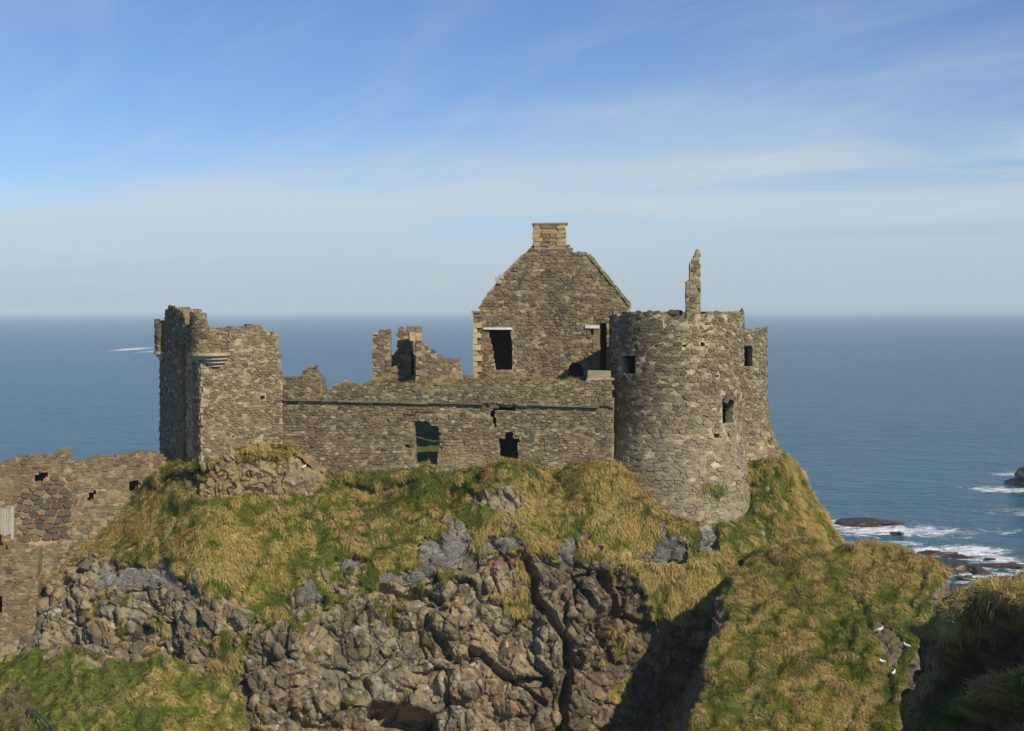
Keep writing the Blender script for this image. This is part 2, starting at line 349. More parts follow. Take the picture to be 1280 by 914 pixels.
for px, rows in HD.items():
    if 400 < px < 760:
        dY = 86.9-1.7*(px-338)/430+0.15-rows[0][1]; rows = [(py+(7 if k == 1 else 0), Y+dY*k) for (py, Y), k in zip(rows, (1, 0.9, 0.75, 0.6, 0.5, 0.4))]
    pts = [P(px, py, Y) for py, Y in rows]
    z = 20.6 if px > 190 else 16.0; x2 = pts[0][0]
    inner = np.array((x2*1.03, pts[0][1]+2.2, max(pts[0][2]+0.1, z-0.3) if px > 190 else pts[0][2]-0.3)); back = np.array((x2*1.2, 118.0 if px > 190 else 100, z if px > 190 else 8)); edge = np.array((x2*1.25, 126.0 if px > 190 else 108, 6.0 if px > 190 else -2)); foot = np.array((x2*1.3, 132.0, -3))
    low = P(px, 1000, rows[-1][1]-1.5); seab = P(px, 1210, 69.5); seab[2] = -3
    cols.append([foot, edge, back, inner]+pts+[low, seab])
def tail(l): return [np.array(q, float) for q in l]
cols.append(tail([(24, 132, -3), (23, 124, 6), (21, 112, 18.5), P(980, 577, 97.5), P(986, 577, 95), P(1008, 621, 94), P(1030, 656, 93), P(1045, 688, 92), P(1062, 800, 91), P(1080, 920, 90), P(1085, 1000, 90), (22, 89, -3)]))
cols.append(tail([(27, 130, -3), (26, 122, 3), (24.5, 112, 10), (23.5, 104, 13), (23.5, 102, 13), (24, 100, 11.5), (24.5, 98, 9.5), (25, 96, 7.5), (25.5, 94, 5), (26, 93, 3), (26.5, 92, 0), (27, 91, -3)]))
cols.append(tail([(31, 130, -3), (31, 122, -3), (31, 112, -3), (31, 104, -3), (31, 102, -3), (31, 100, -3), (31, 98, -3), (31, 96, -3), (31, 94, -3), (31, 93, -3), (31, 92, -3), (31, 91, -3)]))
ctrl = np.swapaxes(np.array(cols), 0, 1)
rc = [5, 6, 18, 12, 55, 62, 52, 78, 74, 30, 20]
pxs = list(HD.keys()); cc = [max(8, int((b_-a_)*0.78)) for a_, b_ in zip(pxs[:-1], pxs[1:])]; cc[0] = 40
cc += [70, 40, 14]
GA = loft(ctrl, rc, cc)

LIP = np.array([(-200, 640), (85, 655), (100, 690), (150, 712), (190, 700), (235, 722), (270, 755), (310, 765), (345, 760), (365, 745), (400, 735), (440, 722), (480, 722), (520, 712), (545, 700), (575, 685), (600, 690), (640, 680), (655, 695), (700, 690), (740, 700), (775, 712), (800, 745), (830, 775), (870, 800), (900, 790), (940, 800), (1100, 900)], float)
NETS = [ [(122, 733), (128, 708), (150, 722), (165, 702), (178, 712), (205, 712), (222, 722), (233, 732), (180, 736)],
         [(365, 768), (372, 742), (388, 724), (396, 742), (408, 748), (404, 756), (385, 764)],
         [(415, 716), (418, 704), (445, 690), (455, 700), (440, 712)],
         [(470, 727), (484, 712), (500, 722), (525, 706), (522, 690), (530, 676), (560, 672), (562, 652), (572, 652), (590, 668), (585, 700), (545, 716), (510, 732)],
         [(600, 694), (604, 682), (640, 670), (655, 676), (640, 690)],
         [(796, 694), (806, 686), (819, 690), (822, 655), (830, 652), (834, 672), (846, 668), (858, 684), (854, 700), (822, 702)],
         [(871, 690), (877, 640), (886, 624), (896, 640), (896, 684), (886, 692)],
         [(695, 705), (702, 685), (716, 668), (722, 690), (712, 704)] ]
ROCKPATCH = [ [(232, 612), (240, 590), (262, 580), (300, 566), (330, 572), (380, 562), (405, 556), (412, 585), (395, 612), (360, 615), (300, 624), (260, 622)],
              [(582, 630), (590, 618), (620, 622), (648, 616), (650, 630), (640, 640), (602, 640)] ]
BARE = [[(20, 800), (90, 690), (110, 715), (240, 735), (310, 790), (310, 870), (200, 900), (0, 900)]]
def hd_grass(p, px, py, n):
    lip = np.interp(px, LIP[:, 0], LIP[:, 1]); ns = fbm(p*0.45, 3, 101); n2 = fbm(p*1.6, 3, 103)
    g = sstep(lip-py+ns*50+n2*34, -7, 7)
    # ledges of grass hanging below the lip
    g = np.maximum(g, sstep(ns*1.2+n2*0.8-np.clip((py-lip)/210, 0, 3), 0.02, 0.24)*(px < 660))
    g = np.maximum(g, sstep(n2+ns-0.35-np.abs(px-770)/60, -0.2, 0.1)*(py < 900)*0.9)
    for poly in NETS+ROCKPATCH:
        ins = inpoly(poly, px+n2*15, py+ns*12+n2*6); g = np.where(ins & (p[:, 1] < 89), 0.0, g)
    top = (py < 566) & (px > 285) & (px < 405); g = np.where(top & (fbm(p*0.8, 2, 7) > -0.3), 1.0, g)
    g = np.where((p[:, 1] > 89) & (p[:, 0] < 20), 1.0, g)
    # loose white-grey stones trickle down beside the tower
    return g
CRACKS = [([(655, 700), (668, 745), (690, 772), (709, 800), (708, 850), (700, 930)], 5.5, 1.5), ([(548, 800), (560, 822), (578, 828), (592, 815)], 5, 0.9), ([(478, 735), (500, 746), (530, 740), (550, 752)], 4.5, 0.7),
          ([(725, 730), (740, 760), (750, 790), (762, 815)], 4, 0.7), ([(600, 815), (625, 840), (655, 862), (680, 880)], 4, 0.7), ([(755, 720), (772, 750), (775, 800), (768, 860)], 5, 0.8), ([(470, 893), (500, 896), (530, 906)], 13, 2.2)]
def hd_carve(p, px, py, g):
    d = np.zeros(len(p)); w = fbm(p*0.9, 3, 111)*9
    for line, r, depth in CRACKS:
        dd = segdist(line, px+w, py+w*0.6); d -= depth*(1-sstep(dd, r*0.35, r*1.5))
    # proud boulders and buttresses
    for (bx, by, rx, ry, am) in ((690, 805, 20, 45, 1.0), (563, 775, 30, 24, 1.1), (515, 770, 24, 20, 0.6), (575, 855, 30, 26, 0.9), (400, 885, 34, 26, 1.1), (350, 800, 22, 22, 0.6), (735, 780, 24, 60, 0.9), (450, 800, 26, 24, 0.5), (640, 875, 26, 24, 0.7), (520, 880, 18, 18, 0.6)):
        rr = np.hypot((px+w*0.7-bx)/rx, (py+w*0.7-by)/ry); d += am*np.sqrt(np.clip(1-rr*rr, 0, 1))
    d += (1-g)*np.where(inpoly(ROCKPATCH[0], px, py), 0.5*fbm(p*np.array((0.9, 0.9, 1.6)), 4, 117)-0.25*(np.abs(fbm(p*1.3, 3, 118)) < 0.07), 0)
    lip = np.interp(px, LIP[:, 0], LIP[:, 1])
    d -= 0.35*np.exp(-((py-lip-14)/9.0)**2)*(fbm(p*0.6, 2, 119) > -0.1)*(1-g)
    # knolls of turf in front of the openings
    for (bx, by, rx, ry, am) in ((640, 600, 42, 20, 0.7), (745, 600, 50, 20, 0.5), (612, 618, 24, 10, 0.4)):
        rr = np.hypot((px-bx)/rx, (py-by)/ry); d += am*np.clip(1-rr*rr, 0, 1)*(p[:, 1] < 87)
    return d
R_TAN = np.array((0.29, 0.228, 0.122)); R_GREY = np.array((0.200, 0.174, 0.112)); R_DARK = np.array((0.075, 0.062, 0.046)); R_RED = np.array((0.22, 0.115, 0.075)); R_PALE = np.array((0.40, 0.365, 0.30)); R_OCH = np.array((0.30, 0.215, 0.09)); R_NET = np.array((0.150, 0.136, 0.112))
def rock_colour(p, c1, c2, e2, dark=0.0, red=0.0):
    a = fbm(p*0.3, 3, 121)[:, None]; b2 = fbm(p*0.9, 3, 123); b3 = fbm(p*3.1, 3, 125)
    k = sstep(c2+b2*0.5, 0.35, 0.75)[:, None]
    col = R_TAN*(0.5+0.5*a)+R_GREY*(0.5-0.5*a); col = col*(1-k*0.7)+R_DARK*k*0.7
    s = sstep(b2+c1*0.5, 0.35, 0.7)[:, None]; col = col*(1-s*0.55)+R_OCH*s*0.55
    r = np.clip(sstep(b2-0.2*b3, 0.15, 0.45)*red, 0, 1)[:, None]; col = col*(1-r)+R_RED*r
    w = sstep(b3+b2*0.4+c2*0.2, 0.46, 0.58)[:, None]; col = col*(1-w*0.8)+R_PALE*w*0.8
    wet = sstep(fbm(p*np.array((0.9, 0.9, 0.10)), 3, 127), 0.12, 0.42)[:, None]*0.55; col = col*(1-wet)+R_DARK*0.8*wet
    gl = sstep(fbm(p*0.7+30, 3, 129)+0.3*b3, 0.2, 0.42)[:, None]*0.5; col = col*(1-gl)+np.array((0.20, 0.19, 0.135))*gl
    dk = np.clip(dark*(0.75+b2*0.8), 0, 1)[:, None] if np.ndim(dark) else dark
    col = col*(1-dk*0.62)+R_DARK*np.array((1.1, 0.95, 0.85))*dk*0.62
    return col
def hd_colour(p, px, py, g, c1, c2, e1, e2):
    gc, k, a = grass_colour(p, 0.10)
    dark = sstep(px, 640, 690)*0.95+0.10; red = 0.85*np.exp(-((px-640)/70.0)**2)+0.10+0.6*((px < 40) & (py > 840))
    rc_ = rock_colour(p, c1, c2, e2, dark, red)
    pale = sstep(1-np.hypot((px-690)/24, (py-805)/50), 0, 0.3)[:, None]*(0.6+0.4*fbm(p*1.5, 3, 5)[:, None]); rc_ = rc_*(1-pale)+np.array((0.27, 0.24, 0.17))*pale
    oc = inpoly(ROCKPATCH[0], px, py)[:, None]*sstep(fbm(p*0.7, 3, 141), -0.35, 0.15)[:, None]*0.6; rc_ = rc_*(1-oc)+(R_OCH*0.95)*oc
    for poly in NETS:
        ins = inpoly(poly, px, py) & (p[:, 1] < 89)
        rc_[ins] = (R_NET*(0.9+0.45*fbm(p*2.5, 3, 131)[:, None])+0.05*sstep(fbm(p*4, 2, 133), 0.3, 0.6)[:, None])[ins]
    # rusty moss at the border of turf and rock
    edge = np.clip(1-np.abs(g-0.5)*2, 0, 1)[:, None]*0.7; rc_ = rc_*(1-edge)+RUST*edge
    court = (p[:, 1] > 88.3) & (p[:, 0] < 20); gc[court] = GREEN*np.array((0.8, 0.95, 0.9))
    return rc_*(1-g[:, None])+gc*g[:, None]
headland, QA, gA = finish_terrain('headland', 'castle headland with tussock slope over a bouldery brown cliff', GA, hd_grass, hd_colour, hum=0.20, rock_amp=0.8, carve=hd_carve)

# --- grassy spur in front, right of centre
def rows_px(l): return [P(*q) for q in l]
low = lambda x, y, z: np.array((x, y, z), float)
SP = [
 [low(5.5, 88, 2), low(6.5, 82, 1), low(6.5, 78, 1), low(6.5, 74, 1), low(6.2, 70, 1), low(6, 66, 1), low(5.8, 62, 1), low(5.5, 56, -2)],
 [low(10.3, 86, 9), P(918, 765, 80.6), P(886, 812, 76), P(874, 874, 72), P(864, 935, 68.5), P(850, 990, 65.5), P(838, 1060, 62), P(830, 1260, 56)],
 [low(12.3, 86, 13.5), P(940, 700, 80), P(904, 742, 75.5), P(893, 802, 71.5), P(882, 862, 68), P(872, 920, 65), P(850, 1000, 62), P(840, 1200, 56)],
 [low(14, 86, 14), P(968, 684, 79), P(950, 736, 75), P(944, 800, 71), P(940, 860, 67.5), P(935, 920, 64.5), P(930, 1000, 61), P(925, 1150, 56)],
 [low(15.8, 86, 13.5), P(1003, 679, 78.5), P(1002, 730, 74.5), P(1001, 795, 70.5), P(1000, 858, 67), P(1000, 920, 64), P(1000, 1000, 60.5), P(1000, 1150, 56)],
 [low(17.5, 85, 12), P(1040, 688, 78), P(1048, 738, 74), P(1052, 797, 70), P(1050, 858, 66.6), P(1050, 920, 63.7), P(1050, 1000, 60.4), P(1050, 1150, 56)],
 [low(19.8, 85, 11), P(1095, 686, 77.5), P(1098, 736, 73), P(1094, 795, 69.3), P(1090, 858, 66), P(1085, 920, 63.3), P(1080, 1000, 60), P(1080, 1150, 56)],
 [low(21.8, 84, 9), P(1148, 704, 76), P(1142, 745, 72), P(1132, 800, 68.6), P(1116, 860, 65.5), P(1113, 920, 63), P(1110, 1000, 60), P(1110, 1180, 56)],
 [low(23, 83, 6), P(1184, 748, 74.5), P(1168, 772, 71), P(1150, 825, 68.2), P(1131, 872, 65.6), P(1129, 925, 63.4), P(1128, 1020, 60.5), P(1130, 1250, 56)],
 [low(24.5, 82, 1), low(22.6, 74, 3), low(21.4, 70.5, 3), low(20.2, 68, 3), low(19, 66, 3), low(18.4, 63.5, 3), low(17.8, 61, 1), low(17.5, 56, -2)],
 [low(28, 82, -3), low(26, 74, -3), low(25, 70, -3), low(23.6, 68, -3), low(22, 66, -3), low(21, 63, -3), low(20, 61, -3), low(19, 56, -3)]]
ctrl = np.swapaxes(np.array(SP), 0, 1)
GB = loft(ctrl, [26, 52, 56, 52, 46, 30, 12], [50, 26, 46, 38, 36, 40, 40, 34, 60, 8])
def steep_grass(p, px, py, n):
    ns = fbm(p*0.5, 3, 201); up = np.abs(n[:, 2])
    return sstep(up+ns*0.35, 0.30, 0.52)
def sp_grass(p, px, py, n):
    g = steep_grass(p, px, py, n)
    bare = inpoly([(1088, 790), (1100, 780), (1130, 805), (1132, 835), (1112, 850), (1104, 820)], px+fbm(p*1.2, 2, 9)*8, py+fbm(p*1.2+4, 2, 9)*8)
    cr = sstep(26-np.hypot((px-885)/0.9, (py-770)*0.8)+fbm(p*0.8, 3, 12)*14, -3, 6)
    return np.where(bare, 0.1, g)*(1-cr)
def sp_colour(p, px, py, g, c1, c2, e1, e2):
    gc, k, a = grass_colour(p, -0.05)
    v = sstep(0.12-np.abs(fbm(p*0.2+3, 3, 221)), 0, 0.12)[:, None]*0.5; gc = gc*(1-v)+np.array((0.095, 0.135, 0.020))*v
    rc_ = rock_colour(p, c1, c2, e2, 0.8, 0.3)  # rock toned dark to deepen the shadow in the gully
    return rc_*(1-g[:, None])+gc*g[:, None]
spur, QB, gB = finish_terrain('spur', 'rounded grassy spur rising in front of the cliff on the right', GB, sp_grass, sp_colour, hum=0.26, rock_amp=0.55)

# --- shaded near ridge at the right edge
NR = [
 [low(17, 56, -3), low(14.5, 50, -2), low(13.4, 47, -2), low(12.2, 41.5, -2), low(11.2, 36, -2), low(10, 30, -2), low(9, 24, -2)],
 [low(18, 56, 3), P(1150, 960, 50), P(1138, 980, 47), P(1150, 1010, 41.5), P(1165, 1040, 36), P(1240, 1080, 30), P(1340, 1120, 24)],
 [low(18.3, 56, 6), P(1160, 868, 50), P(1156, 880, 47), P(1178, 898, 41.5), P(1210, 908, 36), P(1292, 915, 30), P(1400, 930, 24)],
 [low(18.6, 56, 8), P(1166, 812, 50), P(1168, 802, 47.5), P(1190, 793, 42), P(1226, 790, 36.5), P(1308, 785, 30.5), P(1440, 815, 24)],
 [low(19, 56, 9), P(1185, 785, 50), P(1200, 768, 47.8), P(1226, 757, 42.8), P(1272, 752, 37.5), P(1350, 722, 31), P(1480, 700, 24)],
 [low(20.5, 56, 8.5), P(1220, 790, 50), P(1245, 772, 47.8), P(1280, 764, 43.5), P(1330, 757, 38), P(1430, 722, 32), P(1600, 690, 24)],
 [low(25, 56, 2), low(23.5, 50, 10), low(24, 47.8, 12), low(25, 43.5, 14), low(25, 38, 16), low(25, 32, 18), low(25, 24, 20)],
 [low(32, 56, -3), low(34, 50, -3), low(35, 48, -3), low(36, 43, -3), low(36, 38, -3), low(37, 32, 2), low(37, 24, 8)]]
ctrl = np.swapaxes(np.array(NR), 0, 1)
GC = loft(ctrl, [24, 40, 56, 56, 46, 16], [10, 40, 50, 50, 36, 26, 12])
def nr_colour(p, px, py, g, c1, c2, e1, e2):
    gc, k, a = grass_colour(p, -0.05); rc_ = rock_colour(p, c1, c2, e2, 0.9, 0.1)*0.55; return rc_*(1-g[:, None])+gc*g[:, None]  # rock colour cut down so the shaded flank goes near black
RIBS = [([(1178, 905), (1200, 868), (1228, 832), (1258, 800), (1300, 770)], 13, 0.9), ([(1195, 935), (1240, 905), (1300, 880), (1360, 865)], 16, 1.1), ([(1160, 790), (1185, 795), (1198, 780)], 9, 0.5)]
def rib_mask(p, px, py):
    w = fbm(p*0.8, 3, 401)*10; m = np.zeros(len(p))
    for line, r, am in RIBS: m = np.maximum(m, am*(1-sstep(segdist(line, px+w, py+w), 0, r*1.5)))
    return m
def nr_carve(p, px, py, g): return rib_mask(p, px, py)
def nr_grass(p, px, py, n): return np.maximum(sstep(np.abs(n[:, 2])+fbm(p*0.6, 3, 403)*0.3, 0.42, 0.62), np.clip(rib_mask(p, px, py)*1.6, 0, 1))
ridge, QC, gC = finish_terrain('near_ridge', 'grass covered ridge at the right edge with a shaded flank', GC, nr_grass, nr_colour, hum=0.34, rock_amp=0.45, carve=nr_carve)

# --- green knoll low at the left edge
KN = [
 [low(-30, 82, 4), P(-160, 850, 74), P(-160, 870, 71), P(-160, 900, 68), P(-160, 940, 65), P(-160, 1010, 61), P(-160, 1260, 56)],
 [low(-27, 82, 6), P(-20, 838, 74), P(-20, 862, 71), P(-20, 895, 68), P(-20, 935, 65), P(-20, 1010, 61), P(-20, 1260, 56)],
 [low(-25, 82, 6), P(35, 820, 74), P(35, 850, 71), P(35, 885, 68), P(35, 930, 65), P(35, 1010, 61), P(35, 1260, 56)],
 [low(-23, 82, 6), P(95, 814, 73.5), P(95, 846, 70.5), P(95, 885, 67.5), P(95, 930, 64.5), P(95, 1010, 60), P(95, 1260, 55)],
 [low(-20.5, 82, 6), P(150, 830, 73), P(150, 855, 70), P(150, 890, 67), P(150, 932, 64), P(150, 1010, 60), P(150, 1260, 55)],
 [low(-18.5, 82, 6), P(206, 828, 72.5), P(206, 858, 70), P(206, 892, 67), P(206, 935, 64), P(206, 1010, 60), P(206, 1260, 55)],
 [low(-16.8, 82, 5), P(250, 852, 72), P(250, 872, 69.5), P(250, 902, 67), P(250, 940, 64), P(250, 1010, 60), P(250, 1260, 55)],
 [low(-15.5, 82, 4), P(292, 872, 71), P(296, 890, 69), P(302, 915, 66.5), P(306, 950, 64), P(310, 1030, 60), P(310, 1260, 55)],
 [low(-14.3, 82, 2), P(312, 960, 71), P(318, 980, 69), P(325, 1000, 66.5), P(330, 1040, 64), P(335, 1100, 60), P(335, 1300, 55)],
 [low(-13, 82, -3), low(-11.5, 71, -3), low(-11.5, 69, -3), low(-11, 66, -3), low(-11, 64, -3), low(-10, 60, -3), low(-9, 55, -3)]]
ctrl = np.swapaxes(np.array(KN), 0, 1)
GD = loft(ctrl, [22, 34, 36, 30, 14, 6], [30, 36, 40, 40, 40, 34, 36, 24, 8])
def kn_colour(p, px, py, g, c1, c2, e1, e2):
    gc, k, a = grass_colour(p, -0.14); gr = sstep(fbm(p*0.35, 3, 301), -0.1, 0.35)[:, None]*0.6; gc = gc*(1-gr)+np.array((0.095, 0.140, 0.020))*gr
    soil = sstep(40-px+fbm(p*0.8, 3, 303)*14, -6, 8)*sstep(py, 852, 868); soil = soil[:, None]
    rc_ = rock_colour(p, c1, c2, e2, 0.2, 0.3); c = rc_*(1-g[:, None])+gc*g[:, None]
    return c*(1-soil)+np.array((0.19, 0.14, 0.075))*soil
knoll, QD, gD = finish_terrain('knoll', 'low bright green knoll at the bottom left', GD, lambda p, px, py, n: steep_grass(p, px, py, n)*(1-sstep(fbm(p*0.55, 3, 305)-sstep(py, 830, 875)*0.35, 0.08, 0.2)), kn_colour, hum=0.34, rock_amp=0.6)

# ------------------------------------------------------------------ rocks in the cliff (parts of the headland) and at sea
def rock_mesh(name, seed, sub=2, squash=1.0, mat=None, tint=(1, 1, 1), rough=0.30):
    import bmesh
    bm = bmesh.new(); bmesh.ops.create_icosphere(bm, subdivisions=sub, radius=1.0)
    V = np.array([v.co[:] for v in bm.verts]); Fc = [[v.index for v in f.verts] for f in bm.faces]; bm.free()
    f1, f2, c = worley(V*0.9+seed*3.7, seed); r = 0.80+rough*fbm(V*1.1+seed*5.1, 3, seed)+0.35*rough*(0.5-f1)
    V = V*r[:, None]
    # a few planar breaks
    rg = np.random.default_rng(seed)
    for _ in range(7):
        n = rg.normal(size=3); n /= np.linalg.norm(n); h = rg.uniform(0.5, 0.8); d = V@n-h; V = V-np.clip(d, 0, None)[:, None]*n*0.85
    V[:, 2] *= squash
    col = rock_colour(V*1.7+seed*11, c, c, f2, 0.35, 0.1)*np.array(tint)
    return make_mesh(name, V, [i for f in Fc for i in f], 3, mat, col)
ROCKS = [rock_mesh('rock', 400+k, 2, 0.85, M_ROCK, random.choice(((1, 1, 1), (0.75, 0.72, 0.7), (1.15, 1.05, 0.9), (0.6, 0.58, 0.56)))) for k in range(12)]
pxA, pyA = to_px(QA); NA = grid_normals(QA)
cand = np.argwhere((gA < 0.3) & (pxA > 5) & (pxA < 800) & (pyA > 640) & (pyA < 912) & (QA[..., 1] < 85))
pick = cand[rng.choice(len(cand), 230, replace=False)]
for i, j in pick:
    s = 0.16*(1.0/(0.12+rng.random()*0.9))**0.75; s = min(s, 0.95)
    o = link('rock', ROCKS[rng.integers(12)], headland, QA[i, j]-NA[i, j]*s*0.25)
    o.scale = s*rng.uniform(0.75, 1.25, 3); o.rotation_euler = rng.uniform(0, 6.28, 3)
# loose pale stones beside the tower foot
for px, py in [(952, 598), (948, 606), (957, 612), (962, 622), (958, 632), (966, 640), (954, 652), (960, 660), (951, 668), (945, 640), (968, 628), (800, 604), (756, 594), (748, 600), (770, 610)]:
    d2 = (pxA-px)**2+(pyA-py)**2+np.where(QA[..., 1] > 93, 1e6, 0); i, j = np.unravel_index(np.argmin(d2), d2.shape); s = rng.uniform(0.12, 0.32)
    o = link('rock', ROCKS[rng.integers(12)], headland, QA[i, j]+NA[i, j]*0.05); o.scale = s*rng.uniform(0.8, 1.3, 3); o.rotation_euler = rng.uniform(0, 6.28, 3)

def sea_rock(label, px, py, w, d, h, seed, rz=0.0):
    Y = CAMZ*F/(py-HY); x = (px-640)/F*Y
    me = rock_mesh('sea_rock', seed, 4, 1.0, M_WETROCK, (0.27, 0.23, 0.21), 0.9)
    o = link('sea_rock', me, None, (x, Y, 0)); o.scale = (w/2*0.82, d/2*0.8, h*0.85); o.rotation_euler = (0, 0, rz)
    return tag(o, label, 'rock', 'rocks awash off the point')
sea_rock('long low rock awash beyond the headland flank, foam on its near side', 1082, 656, 11.5, 7, 1.3, 511, 0.1)
sea_rock('dark rock islet cut by the right edge of the picture', 1284, 606, 9, 14, 3.6, 512, 0.2)
sea_rock('brown rock just past the crest of the grassy spur', 1149, 703, 5.5, 5, 1.6, 513)
sea_rock('flat dark rock behind the brown one, half under water', 1172, 694, 7.5, 3.2, 0.6, 514)
sea_rock('humped rock in the middle of the breaking foam', 1182, 716, 8, 6, 1.7, 515, 0.2)
sea_rock('small tilted rock right of the humped rock', 1220, 716, 6.5, 4, 1.0, 516, -0.5)
sea_rock('long dark slab rightmost among the breaking waves', 1252, 709, 11, 3.5, 0.8, 517, -0.15)
sea_rock('broad rock shelf nearest the spur, below the humped rock', 1182, 741, 11, 7, 1.3, 518, 0.3)
sea_rock('thin rock sliver in the whitest surf', 1198, 697, 6, 2.2, 0.4, 519, 0.1)

for lab, px, py, w, d, h, sd in (('tiny dark rock tip left of the long dark slab', 1236, 700, 3, 2.2, 0.5, 521), ('small wet rock just below the whitest surf', 1207, 724, 3.5, 2.5, 0.7, 522), ('small rock between the long low rock and the surf', 1122, 668, 4, 2.5, 0.45, 523),
                                ('low wet rock under the far end of the dark slab', 1268, 724, 4.5, 2.5, 0.6, 524), ('pair of joined rock knobs nearest the right ridge', 1222, 742, 4.5, 3, 0.9, 525)): sea_rock(lab, px, py, w, d, h, sd, sd*0.7)

# ------------------------------------------------------------------ masonry
class Plane:
    def __init__(s, pa, Ya, pb, Yb):
        s.a = np.array(((pa-640)/F*Ya, Ya)); b_ = np.array(((pb-640)/F*Yb, Yb)); s.len = np.linalg.norm(b_-s.a); s.u = (b_-s.a)/s.len
        s.n = np.array((s.u[1], -s.u[0])); s.R = None
    def pix(s, px, py):
        d = np.array(((px-640)/F, 1.0)); t = (s.a@s.n)/(d@s.n); q = d*t; return float((q-s.a)@s.u), CAMZ-(py-HY)/F*t
    def pos(s, S_, Z, D):
        S_, Z, D = np.broadcast_arrays(*map(lambda v: np.asarray(v, float), (S_, Z, D)))
        return np.stack((s.a[0]+S_*s.u[0]+D*s.n[0], s.a[1]+S_*s.u[1]+D*s.n[1], Z), -1)
class Cyl:
    def __init__(s, px, Y, R, batter=lambda z: z*0):
        s.c = np.array(((px-640)/F*Y, Y)); s.R = R; s.bat = batter
    def pix(s, px, py):
        d = np.array(((px-640)/F, 1.0)); a = d@d; b_ = -2*(d@s.c); c = s.c@s.c-s.R**2; disc = max(b_*b_-4*a*c, 0); t = (-b_-math.sqrt(disc))/(2*a); q = d*t-s.c
        return math.atan2(q[0], -q[1])*s.R, CAMZ-(py-HY)/F*t
    def pos(s, S_, Z, D):
        S_, Z, D = np.broadcast_arrays(*map(lambda v: np.asarray(v, float), (S_, Z, D)))
        A = S_/s.R; r = s.R+s.bat(Z)+D
        return np.stack((s.c[0]+r*np.sin(A), s.c[1]-r*np.cos(A), Z), -1)
def clip_half(poly, nx, ny, c):
    """keep the side nx*x+ny*y <= c"""
    out = []; n = len(poly)
    for k in range(n):
        a = poly[k]; b_ = poly[(k+1) % n]; da = nx*a[0]+ny*a[1]-c; db = nx*b_[0]+ny*b_[1]-c
        if da <= 0: out.append(a)
        if (da < 0 < db) or (db < 0 < da):
            t = da/(da-db); out.append((a[0]+t*(b_[0]-a[0]), a[1]+t*(b_[1]-a[1])))
    return out
def area(poly): return 0.5*abs(sum(a[0]*b_[1]-b_[0]*a[1] for a, b_ in zip(poly, poly[1:]+poly[:1])))
def stone_cells(s0, s1, z0, z1, cw, ch, gap, rg):
    """rubble: Voronoi cells over uneven courses"""
    rows = []; z = z0
    while z < z1:
        hgt_ = ch*rg.uniform(0.6, 1.45); x = s0-rg.uniform(0, cw); r = []
        while x < s1+cw:
            w = cw*rg.uniform(0.4, 1.8); r.append((x+w/2+rg.normal(0, cw*0.06), z+hgt_/2+rg.normal(0, ch*0.26))); x += w
        rows.append(r); z += hgt_
    k = ch/cw; out = []
    import bisect
    for j, r in enumerate(rows):
        for (x, zz) in r:
            poly = [(x-cw*1.3, zz-ch*1.2), (x+cw*1.3, zz-ch*1.2), (x+cw*1.3, zz+ch*1.2), (x-cw*1.3, zz+ch*1.2)]
            for jj in range(max(0, j-2), min(len(rows), j+3)):
                rr = rows[jj]; lo = bisect.bisect_left(rr, (x-cw*2.4, -1e9)); hi = bisect.bisect_right(rr, (x+cw*2.4, 1e9))
                for (x2, z2) in rr[max(0, lo-1):hi+1]:
                    if x2 == x and z2 == zz: continue
                    dx, dz = (x2-x)*k*k, (z2-zz); ln = math.hypot(dx, dz)
                    if ln < 1e-6: continue
                    nx_, nz_ = dx/ln, dz/ln; poly = clip_half(poly, nx_, nz_, nx_*(x+x2)/2+nz_*(zz+z2)/2-gap*0.30)
                    if len(poly) < 3: break
                if len(poly) < 3: break
            if len(poly) >= 3 and area(poly) > cw*ch*0.07: out.append(poly)
    return out
def hole_clip(poly, hole, c):
    """cut the stone back to the nearest edge of a convex opening; None if it lies inside"""
    n = len(hole); cxh = sum(q[0] for q in hole)/n; czh = sum(q[1] for q in hole)/n; best = None
    for k in range(n):
        a, b_ = hole[k], hole[(k+1) % n]; ex, ez = b_[0]-a[0], b_[1]-a[1]; ln = math.hypot(ex, ez)
        nx_, nz_ = ez/ln, -ex/ln
        if nx_*(cxh-a[0])+nz_*(czh-a[1]) > 0: nx_, nz_ = -nx_, -nz_
        d = nx_*(c[0]-a[0])+nz_*(c[1]-a[1])
        if best is None or d > best[0]: best = (d, nx_, nz_, nx_*a[0]+nz_*a[1])
    if best[0] <= 0.02: return None
    if best[0] > 1.5: return poly
    return clip_half(poly, -best[1], -best[2], -best[3])
def stone_geo(poly, fr, d0, d1, rg, offs=0.0):
    c = np.mean(poly, 0); q = np.array(poly); flip = np.cross(q[1]-q[0], q[2]-q[1]) < 0
    e = np.roll(q, -1, 0)-q; ln = np.linalg.norm(e, axis=1); pts = []
    for k in range(len(q)):
        if ln[k] < 0.02: continue
        pts.append(q[k]+(c-q[k])*rg.uniform(0.0, 0.08))          # knocked corner
        if ln[k] > 0.13: pts.append(q[k]+e[k]*rg.uniform(0.35, 0.65)+(c-q[k]-e[k]*0.5)*rg.uniform(-0.07, 0.07))
    if len(pts) < 3: pts = list(q)
    q = np.array(pts); n = len(q); tilt = rg.normal(0, 0.045, 2)
    def ring(sc_, d):
        w = c+(q-c)*sc_; return fr.pos(w[:, 0], w[:, 1], d+offs+((w-c)@tilt))
    V = np.concatenate((ring(1.0, d0), ring(rg.uniform(0.92, 0.975), d1))); faces = []
    for k in range(n):
        k2 = (k+1) % n; faces.append((k, k2, n+k2, n+k))
    faces.append(tuple(range(n, 2*n)))
    if flip: faces = [f[::-1] for f in faces]
    return V, faces
